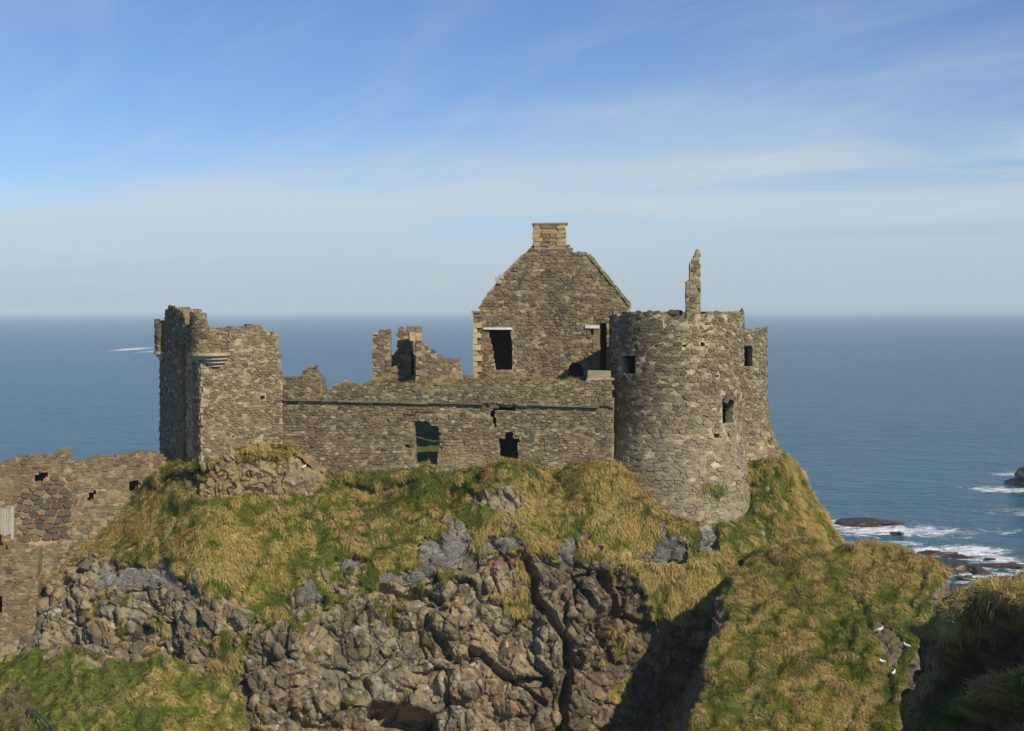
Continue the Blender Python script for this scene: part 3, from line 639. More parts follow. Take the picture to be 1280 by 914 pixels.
ST_BROWN = np.array((0.195, 0.145, 0.076)); ST_GREY = np.array((0.195, 0.165, 0.098)); ST_DARK = np.array((0.105, 0.083, 0.058)); ST_PALE = np.array((0.37, 0.315, 0.200)); ST_RUST = np.array((0.25, 0.155, 0.075)); ST_OCH = np.array((0.29, 0.225, 0.11)); ST_MOSS = np.array((0.17, 0.155, 0.06))
def stone_colour(w, rg, pal):
    """pal: weights for brown, grey, dark, pale, rust, ochre"""
    base = (ST_BROWN, ST_GREY, ST_DARK, ST_PALE, ST_RUST, ST_OCH); wt_ = np.array(pal, float); wt_ /= wt_.sum()
    a, b_ = rg.choice(6, 2, p=wt_); k = 0.15+rg.random()*0.35
    return (base[a]*(1-k)+base[b_]*k)*rg.uniform(0.78, 1.12)
def masonry(parent, fr, outline, holes=(), cw=0.45, ch=0.25, gap=0.035, pal=(4, 3, 2, 1, .5, .5), thick=1.2, depth=(0.0, 0.065), seed=1, nparts=300, cell=0.13, core=True, stones=True, offs=None, zone=None, notzone=None, jag=0.10, tunnel=2.5, tint=None, mortar=(0.34, 0.30, 0.22), pixels=True, srange=None, full=None, partname='stone', cuts=()):
    base = np.array(parent.location); rg = np.random.default_rng(seed)
    cv = (lambda l: [fr.pix(*q) for q in l]) if pixels else (lambda l: list(l))
    out = cv(outline); hs = [(cv(h[0]), h[1]) for h in holes]
    zz = cv(zone) if zone else None; nz_ = [cv(q) for q in notzone] if notzone else []
    S_ = [q[0] for q in out]; Z = [q[1] for q in out]; s0, s1, z0, z1 = min(S_), max(S_), min(Z), max(Z)
    cl_ = [cv(q) for q in cuts]
    OF = offs or (lambda s, z: np.zeros(np.shape(s)))
    def inside(s, z):
        n = np.stack((s*2.2, z*2.2, np.full(np.shape(s), seed*7.7)), -1).reshape(-1, 3)
        a = (vnoise(n, seed)*jag).reshape(np.shape(s)); b_ = (vnoise(n+50, seed+1)*jag).reshape(np.shape(s))
        return inpoly(out, s+a, z+b_)
    if core:
        ns = max(2, int(round((s1-s0)/cell))); nz2 = max(2, int(round((z1-z0)/cell)))
        if full: s0c, s1c = -math.pi*fr.R, math.pi*fr.R; ns = int((s1c-s0c)/cell)
        else: s0c, s1c = s0, s1
        gs = np.linspace(s0c, s1c, ns+1); gz = np.linspace(z0, z1, nz2+1); cs, cz = np.meshgrid((gs[:-1]+gs[1:])/2, (gz[:-1]+gz[1:])/2)
        keep = inside(cs, cz+0.10) & inside(cs, cz) if not full else ((inside(cs, cz+0.12) & inside(cs, cz)) | ((cz < full) & ((cs < s0) | (cs > s1))))
        for h, _ in hs: keep &= ~inpoly(h, cs, cz)
        VS, VZ = np.meshgrid(gs, gz); nn = np.stack((VS.ravel(), VZ.ravel(), np.full(VS.size, seed*3.1)), 1)
        dn = (fbm(nn*2.5, 3, seed)*0.07-0.012).reshape(VS.shape)
        j1 = (fbm(nn*3.1+20, 2, seed+3)*0.05).reshape(VS.shape); j2 = (fbm(nn*3.1+70, 2, seed+4)*0.05).reshape(VS.shape)
        Fv = fr.pos(VS+j1*(not full), VZ+j2, dn+OF(VS, VZ)).reshape(-1, 3); Bv = fr.pos(VS+j1*(not full), VZ+j2, -thick+dn*2).reshape(-1, 3)
        W = ns+1; nv = len(Fv); V = np.concatenate((Fv, Bv)); fl = []
        jj, ii_ = np.nonzero(keep); a = jj*W+ii_
        fl.append(np.stack((a, a+1, a+W+1, a+W), 1)); fl.append(np.stack((a, a+W, a+W+1, a+1), 1)+nv)
        kp = np.pad(keep, 1)
        for dj, di, e0, e1 in ((0, -1, 0, W), (0, 1, W+1, 1), (-1, 0, 1, 0), (1, 0, W, W+1)):
            if full and di: nb = np.roll(keep, -di, axis=1)
            else: nb = kp[1+dj:kp.shape[0]-1+dj, 1+di:kp.shape[1]-1+di]
            jj, ii_ = np.nonzero(keep & ~nb); a = jj*W+ii_
            fl.append(np.stack((a+e1, a+e0, a+e0+nv, a+e1+nv), 1)[:, ::-1])
        Fi = np.concatenate(fl); used = np.unique(Fi); mp_ = np.zeros(len(V), np.int64); mp_[used] = np.arange(len(used))
        Vc = V[used]-base; w3 = V[used]
        f1, f2, cid = worley(w3*np.array((2.2, 2.2, 3.6)), seed+9)
        st = np.array([stone_colour(None, rg, pal) for _ in range(64)])[(cid*63.9).astype(int)]
        isf = (used < nv)[:, None]; colr = np.where(isf, np.array(mortar)*np.array((1.08, 0.98, 0.78))*(0.85+0.5*fbm(w3*1.4, 3, seed)[:, None]), st)
        topm = sstep(fbm(w3*0.8, 3, seed+2), 0.0, 0.3)[:, None]*(~isf); colr = colr*(1-0.5*topm)+ST_MOSS*0.5*topm
        link('core', make_mesh('core', Vc, mp_[Fi].ravel(), 4, M_CORE, colr), parent)
        for h, dp in hs:
            if dp is None: continue
            h2 = np.array(h); c = h2.mean(0); h2 = c+(h2-c)*1.0+np.sign(h2-c)*0.16; n = len(h2)
            a = fr.pos(h2[:, 0], h2[:, 1], -min(thick*0.5, dp*0.5)); b_ = fr.pos(h2[:, 0], h2[:, 1], -dp)
            MB().add(list(a)+list(b_), [(k, (k+1) % n, n+(k+1) % n, n+k) for k in range(n)]+[tuple(range(n, 2*n))], tuple(ST_GREY*0.7)).build('recess', M_CORE, parent, base)
    if not stones: return
    cells = stone_cells(*(srange or (s0, s1)), z0, z1, cw, ch, gap, rg); kept = []
    cen = np.array([np.mean(c, 0) for c in cells]); ok = inside(cen[:, 0], cen[:, 1])
    if zz: ok &= inpoly(zz, cen[:, 0], cen[:, 1])
    for q in nz_: ok &= ~inpoly(q, cen[:, 0], cen[:, 1])
    for c, m, o in zip(cells, cen, ok):
        if not o or rg.random() < 0.015: continue
        if not full: c = clip_half(clip_half(c, -1, 0, -s0+0.03), 1, 0, s1+0.03)
        for (ax, ay), (bx, by) in cl_:
            ex, ez = bx-ax, by-ay; ln = math.hypot(ex, ez); c = clip_half(c, -ez/ln, ex/ln, (-ez*ax+ex*ay)/ln)
        if len(c) < 3: continue
        for h, _ in hs:
            c = hole_clip(c, h, m)
            if c is None or len(c) < 3: c = None; break
        if c and area(c) > 0.012: kept.append(c)
    geo_ = []
    for c in kept:
        m = np.mean(c, 0); V, Fc = stone_geo(c, fr, -0.05, rg.uniform(*depth), rg, float(OF(m[0], m[1])))
        w3 = V.mean(0); colr = stone_colour(w3, rg, pal)
        if tint: colr = tint(w3, colr, rg)
        geo_.append((area(c), V, Fc, colr))
    geo_.sort(key=lambda g: -g[0])
    for a, V, Fc, colr in geo_[:nparts]:
        c0 = V.mean(0); me = make_mesh(partname, V-c0, [i for f in Fc for i in f], [len(f) for f in Fc], M_STONE, np.tile(colr, (len(V), 1)))
        link(partname, me, parent, c0-base)
    rest = geo_[nparts:]
    if rest:
        Vs, fi, ft, cs_, off = [], [], [], [], 0
        for a, V, Fc, colr in rest:
            Vs.append(V-base); cs_.append(np.tile(colr, (len(V), 1)))
            for f in Fc: fi.extend(i+off for i in f); ft.append(len(f))
            off += len(V)
        tag(link('small_stones', make_mesh('small_stones', np.concatenate(Vs), fi, ft, M_STONE, np.concatenate(cs_)), parent), kind='stuff')
    return fr
def poly_rect(x0, y0, x1, y1): return [(x0, y0), (x1, y0), (x1, y1), (x0, y1)]

# --- round tower
TW = Cyl(845.5, 88.0, 4.15, lambda z: np.clip(22.6-z, 0, 9)*0.105)
tower = thing('round_tower', 'stout round rubble stone tower at the right end of the castle', 'tower', (TW.c[0], TW.c[1], 16))
s_of = lambda px, py=420: TW.pix(px, py)
half = math.pi*TW.R*0.62
ztop = lambda py: CAMZ-(py-HY)/F*84.0
outl = [(-half, 16.5), (-half, ztop(391))]
for px, py in [(772, 392), (790, 389), (812, 388), (830, 389), (832, 394), (856, 395), (862, 391), (880, 390), (897, 387), (925, 388)]: outl.append((s_of(px)[0], ztop(py)))
outl += [(half, ztop(388)), (half, 16.5)]
def twin(x0, y0, x1, y1, dp): 
    a = TW.pix(x0, y0); b_ = TW.pix(x1, y1); return ([(a[0], a[1]), (b_[0], a[1]), (b_[0], b_[1]), (a[0], b_[1])], dp)
tw_holes = [twin(775, 443, 794, 467, None), twin(903, 500, 916, 530, None)]
for px, py, r in ((795, 433, 1.9), (820, 432, 1.9), (855, 432, 2.4), (879, 431, 2.4), (900, 433, 2.0), (897, 470, 2.2), (895, 546, 2.8)): tw_holes.append(twin(px-r, py-r, px+r, py+r, 0.9))
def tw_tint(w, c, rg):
    lowk = sstep(24.5-w[2], -1, 3); k = sstep(TW.c[0]-1.2-w[0], -1, 2.2)*(1-lowk)*0.35  # upper left stones darkened along the tower's shaded side
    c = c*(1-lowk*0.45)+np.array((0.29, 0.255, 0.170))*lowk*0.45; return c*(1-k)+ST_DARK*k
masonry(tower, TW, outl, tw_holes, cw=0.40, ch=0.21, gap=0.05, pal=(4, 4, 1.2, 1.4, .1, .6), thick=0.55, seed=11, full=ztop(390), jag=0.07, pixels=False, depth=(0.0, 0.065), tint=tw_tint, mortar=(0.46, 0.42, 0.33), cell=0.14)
disc = lambda cy_, r, z: [(cy_.c[0]+r*math.sin(a), cy_.c[1]+r*math.cos(a), z) for a in np.linspace(0, 2*math.pi, 33)[:-1]]
MB().add(disc(TW, 3.75, 29.2)+disc(TW, 3.75, 28.9), [tuple(range(32)), tuple(range(32, 64))]+[(k, (k+1) % 32, 32+(k+1) % 32, 32+k) for k in range(32)], tuple(ST_GREY)).build('shade_disc', M_CORE, tower, tower.location)  # unseen disc added to keep the hollow tower dark inside
# relieving arch of thin slates over the middle window
aw = TW.pix(910, 500)
for k in range(9):
    ang = math.radians(-66+k*16.5); sx = aw[0]+0.42*math.sin(ang); zz_ = aw[1]-0.30+0.50*math.cos(ang)
    q = TW.pos(sx, zz_, 0.07); nrm = TW.pos(sx, zz_, 1.0)-TW.pos(sx, zz_, 0.0); tan_ = np.cross((0, 0, 1), nrm)
    up = np.array((0, 0, 1))*math.cos(ang)+tan_*math.sin(ang); sd = np.cross(up, nrm)
    MB().box(q, (0.13, 0.34, 0.30), sd, nrm, up, tuple(ST_DARK*rng.uniform(1.0, 1.6)), 0.015).build('arch_slate', M_STONE, tower, tower.location)

# --- lower section behind it
T2 = Cyl(905, 93.0, 2.78, lambda z: np.clip(24.4-z, 0, 4.4)*0.12+np.clip(23.6-z, 0, 3.7)**2*0.05)
tower2 = thing('flanking_tower', 'lower narrow tower section bulging from the seaward side of the round tower', 'tower', (T2.c[0], T2.c[1], 16))
h2 = math.pi*T2.R*0.62; z2 = CAMZ-(411-HY)/F*91; a2 = T2.pix(930, 432); b2 = T2.pix(940, 458)
masonry(tower2, T2, [(-h2, 16), (-h2, z2), (T2.pix(935, 411)[0], z2), (T2.pix(950, 411)[0], z2+0.05), (T2.pix(955, 409)[0], z2+0.18), (h2, z2), (h2, 16)],
        [([(a2[0], a2[1]), (b2[0], a2[1]), (b2[0], b2[1]), (a2[0], b2[1])], None)], cw=0.33, ch=0.17, gap=0.04, pal=(3, 5, 1.5, 1.6, .2, .8), thick=0.45, seed=13, full=z2-0.1, jag=0.05, pixels=False, mortar=(0.40, 0.37, 0.30))

MB().add(disc(T2, 2.4, 28.2)+disc(T2, 2.4, 27.9), [tuple(range(32)), tuple(range(32, 64))]+[(k, (k+1) % 32, 32+(k+1) % 32, 32+k) for k in range(32)], tuple(ST_GREY)).build('shade_disc', M_CORE, tower2, tower2.location)  # another added disc, out of sight, keeps daylight off this window's interior
# --- thin pillar on the tower rim
PF = Plane(840, 84.7, 895, 84.7)
pillar = thing('chimney_fragment', 'thin tapering chimney fragment standing on the round tower rim', 'ruin', (*PF.pos(0, 0, 0)[:2]+np.array((1.2, 0)), PF.pix(866, 396)[1]))
masonry(pillar, PF, [(858, 398), (858, 351), (863, 348), (863, 327), (868, 318), (873, 309), (875, 311), (875.5, 398)], (), cw=0.34, ch=0.22, gap=0.03, pal=(2, 4, 2, 2, 0, .5), thick=0.55, seed=15, jag=0.03, cell=0.08)
# dark heap of stone just behind the rim
tag(link('stone_heap', rock_mesh('stone_heap', 90, 3, 0.9, M_STONE, (0.35, 0.28, 0.26), 0.4), None, P(844, 389, 85.4)-np.array((0, 0, 0.12))), 'dark hump of fallen stone on the tower rim beside the thin fragment', 'stones').scale = (0.66, 0.5, 0.36)

# --- curtain wall
CW = Plane(338, 86.9, 768, 85.2)
cwall = thing('curtain_wall', 'long low rubble curtain wall with ledge between gatehouse and round tower', 'wall', (CW.pos(10, 0, 0)[0], 87.5, 19))
zl0 = CW.pix(338, 499); zl1 = CW.pix(768, 508)
ledge_z = lambda s: zl0[1]+(zl1[1]-zl0[1])*(np.asarray(s)-zl0[0])/(zl1[0]-zl0[0])
cw_off = lambda s, z: np.where(np.asarray(z) > ledge_z(s), 0.13, 0.0)
cw_out = [(338, 472), (352, 470), (374, 470), (379, 462), (391, 457), (397, 470), (404, 487), (415, 482), (430, 477), (445, 482), (470, 477), (500, 480), (540, 482), (562, 479), (592, 476), (650, 475), (700, 476), (728, 476), (733, 472), (766, 474), (767.5, 560), (767.5, 640), (338, 640)]
cw_holes = [([(516, 516), (546, 516), (548, 534), (552, 535), (549, 558), (546, 582), (519, 582), (517, 540)], None),
            ([(623, 547), (649, 547), (647, 577), (625, 577)], 3.2), ([(632, 539), (641, 539), (641, 548), (632, 548)], 3.2),
            ([(610, 510), (644, 508.5), (645, 513), (618, 514)], 2.0), ([(611, 512), (618.5, 513), (621, 535), (618.5, 535)], 2.0), ([(507.5, 556), (511.5, 556), (511.5, 561), (507.5, 561)], 0.8), ([(339, 527), (344, 527), (344, 532), (339, 532)], 0.8)]
patch = [(535, 596), (582, 596), (582, 625), (535, 625)]
def cw_tint(w, c, rg):
    px, py = to_px(w)
    o = np.exp(-((px-575)/40)**2-((py-575)/22)**2)*0.7; c = c*(1-o)+ST_OCH*1.1*o
    up = sstep(496-py, 0, 14)*0.45*rg.random(); c = c*(1-up)+ST_MOSS*up
    return c
masonry(cwall, CW, cw_out, cw_holes, cw=0.29, ch=0.15, gap=0.038, pal=(4, 4, 2, 1.4, .3, .6), thick=1.3, seed=21, offs=cw_off, notzone=[patch], tint=cw_tint, mortar=(0.33, 0.29, 0.215), depth=(0.0, 0.075))
masonry(cwall, CW, patch, (), cw=0.50, ch=0.36, gap=0.085, pal=(2, 2, 5, .2, 0, 0), seed=22, core=False, nparts=60, mortar=(.5, .47, .4), depth=(0.05, 0.1))
s = -0.2
while s < CW.len-1.15:       # ledge slabs
    w = rng.uniform(0.5, 1.1); zc_ = float(ledge_z(s+w/2))
    if not (abs(CW.pix(627, 508)[0]-s-w/2) < 1.0):
        MB().box(CW.pos(s+w/2, zc_-0.02+rng.normal(0, 0.012), 0.06), (w-0.03, 0.34, 0.10), (*CW.u, 0), (*CW.n, 0), (0, 0, 1), tuple(ST_GREY*rng.uniform(0.6, 1.1)), 0.012).build('ledge_slab', M_STONE, cwall, cwall.location)
    s += w
# red brick patching over the first opening, block on the wall head at the tower
a_ = CW.pix(507, 510); 
for r in range(3):
    for k in range(9):
        px = 508+k*4.2+(r % 2)*2
        if (r == 2 and 3 <= k <= 8) or rng.random() < 0.25: continue
        sx, zz_ = CW.pix(px, 510.5+r*3)
        MB().box(CW.pos(sx, zz_, 0.05), (0.19, 0.16, 0.115), (*CW.u, 0), (*CW.n, 0), (0, 0, 1), tuple(np.array((0.21, 0.115, 0.075))*rng.uniform(0.75, 1.2)), 0.006).build('brick', M_STONE, cwall, cwall.location)
for px, py, w, h in ((749, 468.5, 1.35, 0.50), (751, 474, 1.6, 0.12)):
    MB().box(CW.pos(CW.pix(px, py)[0], CW.pix(px, py)[1], -0.25), (w, 0.8, h), (*CW.u, 0), (*CW.n, 0), (0, 0, 1), tuple(ST_PALE*(0.75 if h > .3 else 1.0)), 0.02).build('coping_block', M_SAND, cwall, cwall.location)

# --- gable house
HS = Plane(560, 94.0, 800, 94.0)
house = thing('gable_house', 'roofless stone house with steep gable and sandstone chimney behind the wall', 'house', (HS.pos(HS.pix(690, 480)[0], 0, 0)[0], 98.0, 20.5))
hs_out = [(593, 520), (593, 392), (600, 390), (600, 379), (611, 363), (622, 349), (640, 329), (660, 311), (667, 305), (707, 305), (712, 311), (718, 318), (722, 315.5), (735, 316.5), (748, 330), (760, 344), (774, 361), (787, 379), (789, 390), (789, 520)]
hs_holes = [([(610, 412), (639, 412), (640, 440), (640, 463), (620, 463), (616, 440)], 4.0), ([(710, 472), (711, 458), (716, 453), (724, 454), (730, 462), (731, 472)], 2.5), ([(750.5, 404), (758, 404), (758, 472), (750.5, 472)], 4.0), ([(739, 412), (742, 412), (742, 419), (739, 419)], 1.5)]
def hs_tint(w, c, rg):
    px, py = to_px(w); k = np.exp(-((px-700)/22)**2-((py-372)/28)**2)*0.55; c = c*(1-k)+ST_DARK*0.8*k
    g = sstep(px-0.75*py, 460, 500)*0.4; return c*(1-g)+np.array((0.20, 0.18, 0.10))*g
masonry(house, HS, hs_out, hs_holes, cw=0.32, ch=0.195, gap=0.046, pal=(5, 2, 2.5, .5, .7, .4), thick=0.9, seed=31, jag=0.03, cell=0.09, cuts=[[(599, 380), (668, 304)], [(733, 315), (788, 380)]], tint=hs_tint, mortar=(0.34, 0.29, 0.21))
def block(parent, fr, x0, y0, x1, y1, d0, d1, col, name, mat=M_SAND, jit=0.012):
    a = fr.pix(x0, y0); b_ = fr.pix(x1, y1)
    return MB().box(fr.pos((a[0]+b_[0])/2, (a[1]+b_[1])/2, (d0+d1)/2), (abs(b_[0]-a[0]), abs(d1-d0), abs(a[1]-b_[1])), (*fr.u, 0), (*fr.n, 0), (0, 0, 1), tuple(col), jit).build(name, mat, parent, parent.location)
SAND = np.array((0.46, 0.34, 0.17)); SANDP = np.array((0.40, 0.33, 0.22))
y = 390.0; k = 0
while y < 478:
    h = rng.uniform(6.0, 8.5); w = (10, 5.5)[k % 2]*rng.uniform(0.9, 1.15)
    block(house, HS, 591.5, y+0.4, 591.5+w, min(y+h-0.3, 479), -0.55, 0.13, SAND*rng.uniform(0.7, 1.15) if y > 400 else ST_BROWN, 'quoin'); y += h; k += 1
block(house, HS, 589.5, 389, 600, 391.5, -0.6, 0.24, SANDP*0.6, 'eaves_stone')
block(house, HS, 604, 409.6, 640, 412.0, -0.5, 0.20, (0.60, 0.58, 0.54), 'lintel')
block(house, HS, 731, 406.5, 749, 410.5, -0.5, 0.14, (0.62, 0.59, 0.53), 'lintel')
y = 411.0
while y < 470:       # coursed door jamb beside the dark gap
    h = rng.uniform(5, 8); block(house, HS, 743.5-rng.uniform(0, 3), y+0.2, 750, min(y+h-0.2, 471), -0.4, 0.06, ST_BROWN*rng.uniform(0.85, 1.2), 'door_jamb', M_STONE); y += h
chim = link('chimney', None, house); cz0 = HS.pix(687, 308)[1]; cz1 = HS.pix(687, 281)[1]; csx = HS.pix(687, 300)[0]; cwid = 41/F*94
# chimney: courses of sandstone corner blocks with rubble between
rows_ = 5; hh = (cz1-cz0)/rows_
for r in range(rows_):
    x = csx-cwid/2; 
    ws = (0.62, 0.5, 0.55, 0.52) if r % 2 else (0.48, 0.58, 0.5, 0.63)
    for q, w in enumerate(ws):
        w2 = w/sum(ws)*cwid; cc_ = (SAND*rng.uniform(0.6, 0.95)) if q in (0, 3) or r == 3 else ST_BROWN*rng.uniform(0.8, 1.3)
        MB().box(HS.pos(x+w2/2, cz0+hh*(r+.5), -0.40+(0.02 if q % 2 else 0)), (w2-0.02, 1.0, hh-0.02), (*HS.u, 0), (*HS.n, 0), (0, 0, 1), tuple(cc_), 0.035).build('chimney_stone', M_SAND if q in (0, 3) else M_STONE, chim, house.location); x += w2
MB().box(HS.pos(csx, (cz0+cz1)/2-0.12, -0.40), (cwid-0.08, 0.92, cz1-cz0+0.2), (*HS.u, 0), (*HS.n, 0), (0, 0, 1), (0.3, 0.25, 0.17)).build('chimney_core', M_CORE, chim, house.location)
MB().box(HS.pos(csx+0.03, cz1+0.06, -0.40), (cwid+0.16, 1.14, 0.11), (*HS.u, 0), (*HS.n, 0), (0, 0, 1), tuple(SAND*0.6), 0.02).build('chimney_cap', M_SAND, chim, house.location)
tag(chim, 'square chimney of buff sandstone blocks')
for px, py in ((621, 349), (626, 346), (624, 352)): block(house, HS, px-3, py-2.5, px+3, py+2.5, -0.4, 0.16, SANDP, 'skew_stone')
# coping along the right slope
sl_a, sl_b = np.array(HS.pix(736, 317)), np.array(HS.pix(787.5, 380)); sl = sl_b-sl_a; sln = np.linalg.norm(sl); sd_ = sl/sln
for k in range(14):
    c = sl_a+sl*(k+0.5)/14; q = HS.pos(c[0], c[1]-0.06, -0.40+rng.normal(0, 0.02)); U_ = np.array((sd_[0], 0, sd_[1])); W_ = np.array((-sd_[1], 0, sd_[0]))
    MB().box(q, (sln/14-0.02, 1.0, 0.20+rng.normal(0, 0.02)), U_, (0, -1, 0), W_, tuple(ST_MOSS*rng.uniform(0.85, 1.2)+0.02), 0.02).build('coping_stone', M_STONE, house, house.location)
# side walls running back and a rear wall
zE = HS.pix(600, 392)[1]; xl = HS.pos(HS.pix(593, 400)[0], 0, 0)[0]; xr = HS.pos(HS.pix(789, 400)[0], 0, 0)[0]
class W2(Plane):
    def __init__(s, a, b_): s.a = np.array(a, float); b_ = np.array(b_, float); s.len = np.linalg.norm(b_-s.a); s.u = (b_-s.a)/s.len; s.n = np.array((s.u[1], -s.u[0])); s.R = None
for k, (a, b_, top) in enumerate((((xl, 105), (xl, 94.95), zE-0.6), ((xr, 94.95), (xr, 105), zE-0.3), ((xr-0.9, 105.9), (xl+0.9, 105.9), zE-3.0))):
    f_ = W2(a, b_); masonry(house, f_, [(0, 19.5), (0, top), (f_.len*0.5, top+0.25), (f_.len, top), (f_.len, 19.5)], (), thick=0.85, seed=35+k, stones=False, pixels=False, cell=0.3, jag=0.15)

# --- ruins seen over the wall
RP = Plane(455, 91.5, 500, 91.5)
rp = thing('ruined_pier', 'slender upright stump of ruined wall against the sea', 'ruin', (*P(476, 480, 91.5)[:2], 20.6))
masonry(rp, RP, [(466, 520), (466, 416), (474, 412), (485, 411), (487.5, 414), (487.5, 520)], (), cw=0.42, ch=0.23, pal=(5, 2, 2, 1, 1, .3), thick=1.0, seed=41, jag=0.05, cell=0.1)
RG = Plane(515, 92.0, 600, 92.6)
rg_ = thing('ruined_gable', 'broken sloping gable end with a buff chimney stub', 'ruin', (*P(540, 480, 92.5)[:2], 20.6))
masonry(rg_, RG, [(520, 520), (520, 426), (529, 425), (538, 436), (548, 444), (556, 446), (575, 448.5), (577, 468), (592, 470), (592, 520)], (), cw=0.42, ch=0.23, pal=(4, 3, 2, 1.3, .6, .3), thick=0.8, seed=43, jag=0.06, cell=0.1)
RL = Plane(486, 93.7, 524, 93.7)
masonry(rg_, RL, [(488, 520), (488, 444), (497, 434), (498, 414), (504, 409), (509, 412), (509, 424), (521, 424), (521, 520)], [([(514, 440), (517, 440), (517, 470), (514, 470)], 1.2)], cw=0.42, ch=0.23, pal=(5, 2, 2, 1.2, 1, .8), thick=0.8, seed=44, jag=0.06, cell=0.1, nparts=0)
for r, (y0, y1, x0, x1, c) in enumerate(((408, 415, 509.5, 528, ST_GREY), (415, 420, 511, 528, SAND*0.85), (420, 426, 512, 528, SAND*0.95))):
    w = (x1-x0)/2
    for q in range(2): block(rg_, RG, x0+q*w+0.2, y0+0.2, x0+(q+1)*w-0.2, y1, -0.8, 0.05+0.03*((q+r) % 2), c*rng.uniform(0.85, 1.1), 'chimney_stone', M_SAND)

# --- gatehouse
GF = Plane(251, 83.0, 352, 86.0); GL = Plane(199.5, 88.4, 251, 83.0)
gate = thing('gatehouse', 'tall ruined gatehouse with corbelled corner turrets at the left end', 'gatehouse', (*P(255, 590, 85.5)[:2], 19))
masonry(gate, GF, [(251.3, 640), (251.3, 412), (258, 410), (268, 409), (280, 410), (292, 406), (306, 408), (318, 405.5), (331, 406), (335, 411), (347, 416), (349, 440), (353, 468), (353, 640)],
        [([(325, 494), (330, 494), (330, 499), (325, 499)], 0.9), ([(290, 545), (293, 545), (293, 548), (290, 548)], 0.6)], cw=0.30, ch=0.155, gap=0.040, pal=(3, 5, 1, 1.8, .1, .4), thick=1.2, seed=51, jag=0.10, mortar=(0.38, 0.345, 0.265),
        tint=lambda w, c, rg: c*0.75+0.25*(ST_MOSS*1.25 if rg.random() < sstep(w[2]-27, 0, 2.5)*0.6 else c))
masonry(gate, GL, [(199.5, 640), (199.5, 402), (206, 400), (206, 389), (212, 384), (227, 385), (230, 392), (231, 402), (234, 410), (240, 411), (249.8, 412), (249.8, 640)],
        [([(227, 431), (231, 428), (241, 452), (242, 585), (228, 585)], None)], cw=0.30, ch=0.16, gap=0.03, pal=(5, 2.5, 1.5, .8, .6, .3), thick=1.2, seed=52, jag=0.07, mortar=(0.30, 0.25, 0.18), nparts=200, tint=lambda w, c, rg: c*1.2)  # stone colour lifted so this unlit face reads less black
# rough breach filling: pale stone colour stands in for sunlight inside the chase
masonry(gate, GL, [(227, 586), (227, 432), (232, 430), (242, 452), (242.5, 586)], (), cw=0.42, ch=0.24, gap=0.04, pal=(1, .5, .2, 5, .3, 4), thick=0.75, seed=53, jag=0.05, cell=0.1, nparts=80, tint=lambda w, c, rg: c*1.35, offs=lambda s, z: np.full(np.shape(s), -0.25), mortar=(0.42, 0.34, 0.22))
# turrets and their corbel courses
TU = Cyl(262, 83.75, 1.12); zc0 = P(263, 441, 83.3)[2]; hT = math.pi*TU.R*0.75
zt = lambda py: P(263, py, 83.3)[2]
masonry(gate, TU, [(-hT, zc0), (-hT, zt(392)), (TU.pix(241, 400)[0], zt(389)), (TU.pix(257, 400)[0], zt(390)), (TU.pix(260, 400)[0], zt(409)), (TU.pix(274, 400)[0], zt(411)), (hT, zt(411)), (hT, zc0)], (), cw=0.34, ch=0.2, gap=0.03, pal=(4, 3, 2, 1, 1, 1), thick=0.4, seed=54, jag=0.07, pixels=False, cell=0.09, nparts=120)
T3 = Cyl(202.5, 88.2, 0.42); z30, z31 = P(203, 440, 87)[2], P(203, 403, 87)[2]; h3_ = math.pi*T3.R*0.8
masonry(gate, T3, [(-h3_, z30), (-h3_, z31), (h3_, z31), (h3_, z30)], (), cw=0.3, ch=0.2, gap=0.03, pal=(5, 1, 3, .5, .5, .3), thick=0.3, seed=55, jag=0.05, pixels=False, cell=0.09, nparts=60)
def corbel(cy_, ztop_, n, hgt_, r0, r1, seed, shift):
    for k in range(n):
        r = r0+(r1-r0)*k/(n-1); z = ztop_-hgt_*(k+0.5); V = []; m_ = 18; c = cy_.c+shift*(k/(n-1))
        for zz_, rr in ((z-hgt_*0.5+0.035, r*0.985), (z+hgt_*0.5, r)):
            for q in range(m_): a = 2*math.pi*q/m_; V.append((c[0]+rr*math.sin(a), c[1]-rr*math.cos(a), zz_))
        fs = [(q, (q+1) % m_, m_+(q+1) % m_, m_+q) for q in range(m_)]+[tuple(range(m_))[::-1], tuple(range(m_, 2*m_))]
        MB().add(V, fs, tuple(np.array((0.44, 0.36, 0.26))*rng.uniform(0.8, 1.1))).build('corbel_course', M_SAND, gate, gate.location)
corbel(TU, zc0, 5, 0.215, 1.24, 0.62, 1, np.array((0.10, 0.30)))
corbel(T3, z30, 4, 0.2, 0.50, 0.22, 1, np.array((0.12, 0.2)))
# rear walls closing the gatehouse
f_ = W2(GF.pos(GF.len, 0, -1.0)[:2], GF.pos(GF.len-0.4, 0, -6.0)[:2]); masonry(gate, f_, [(0, 19), (0, 28.3), (2, 27.8), (f_.len, 26), (f_.len, 19)], (), thick=0.9, seed=56, stones=False, pixels=False, cell=0.25, jag=0.2)

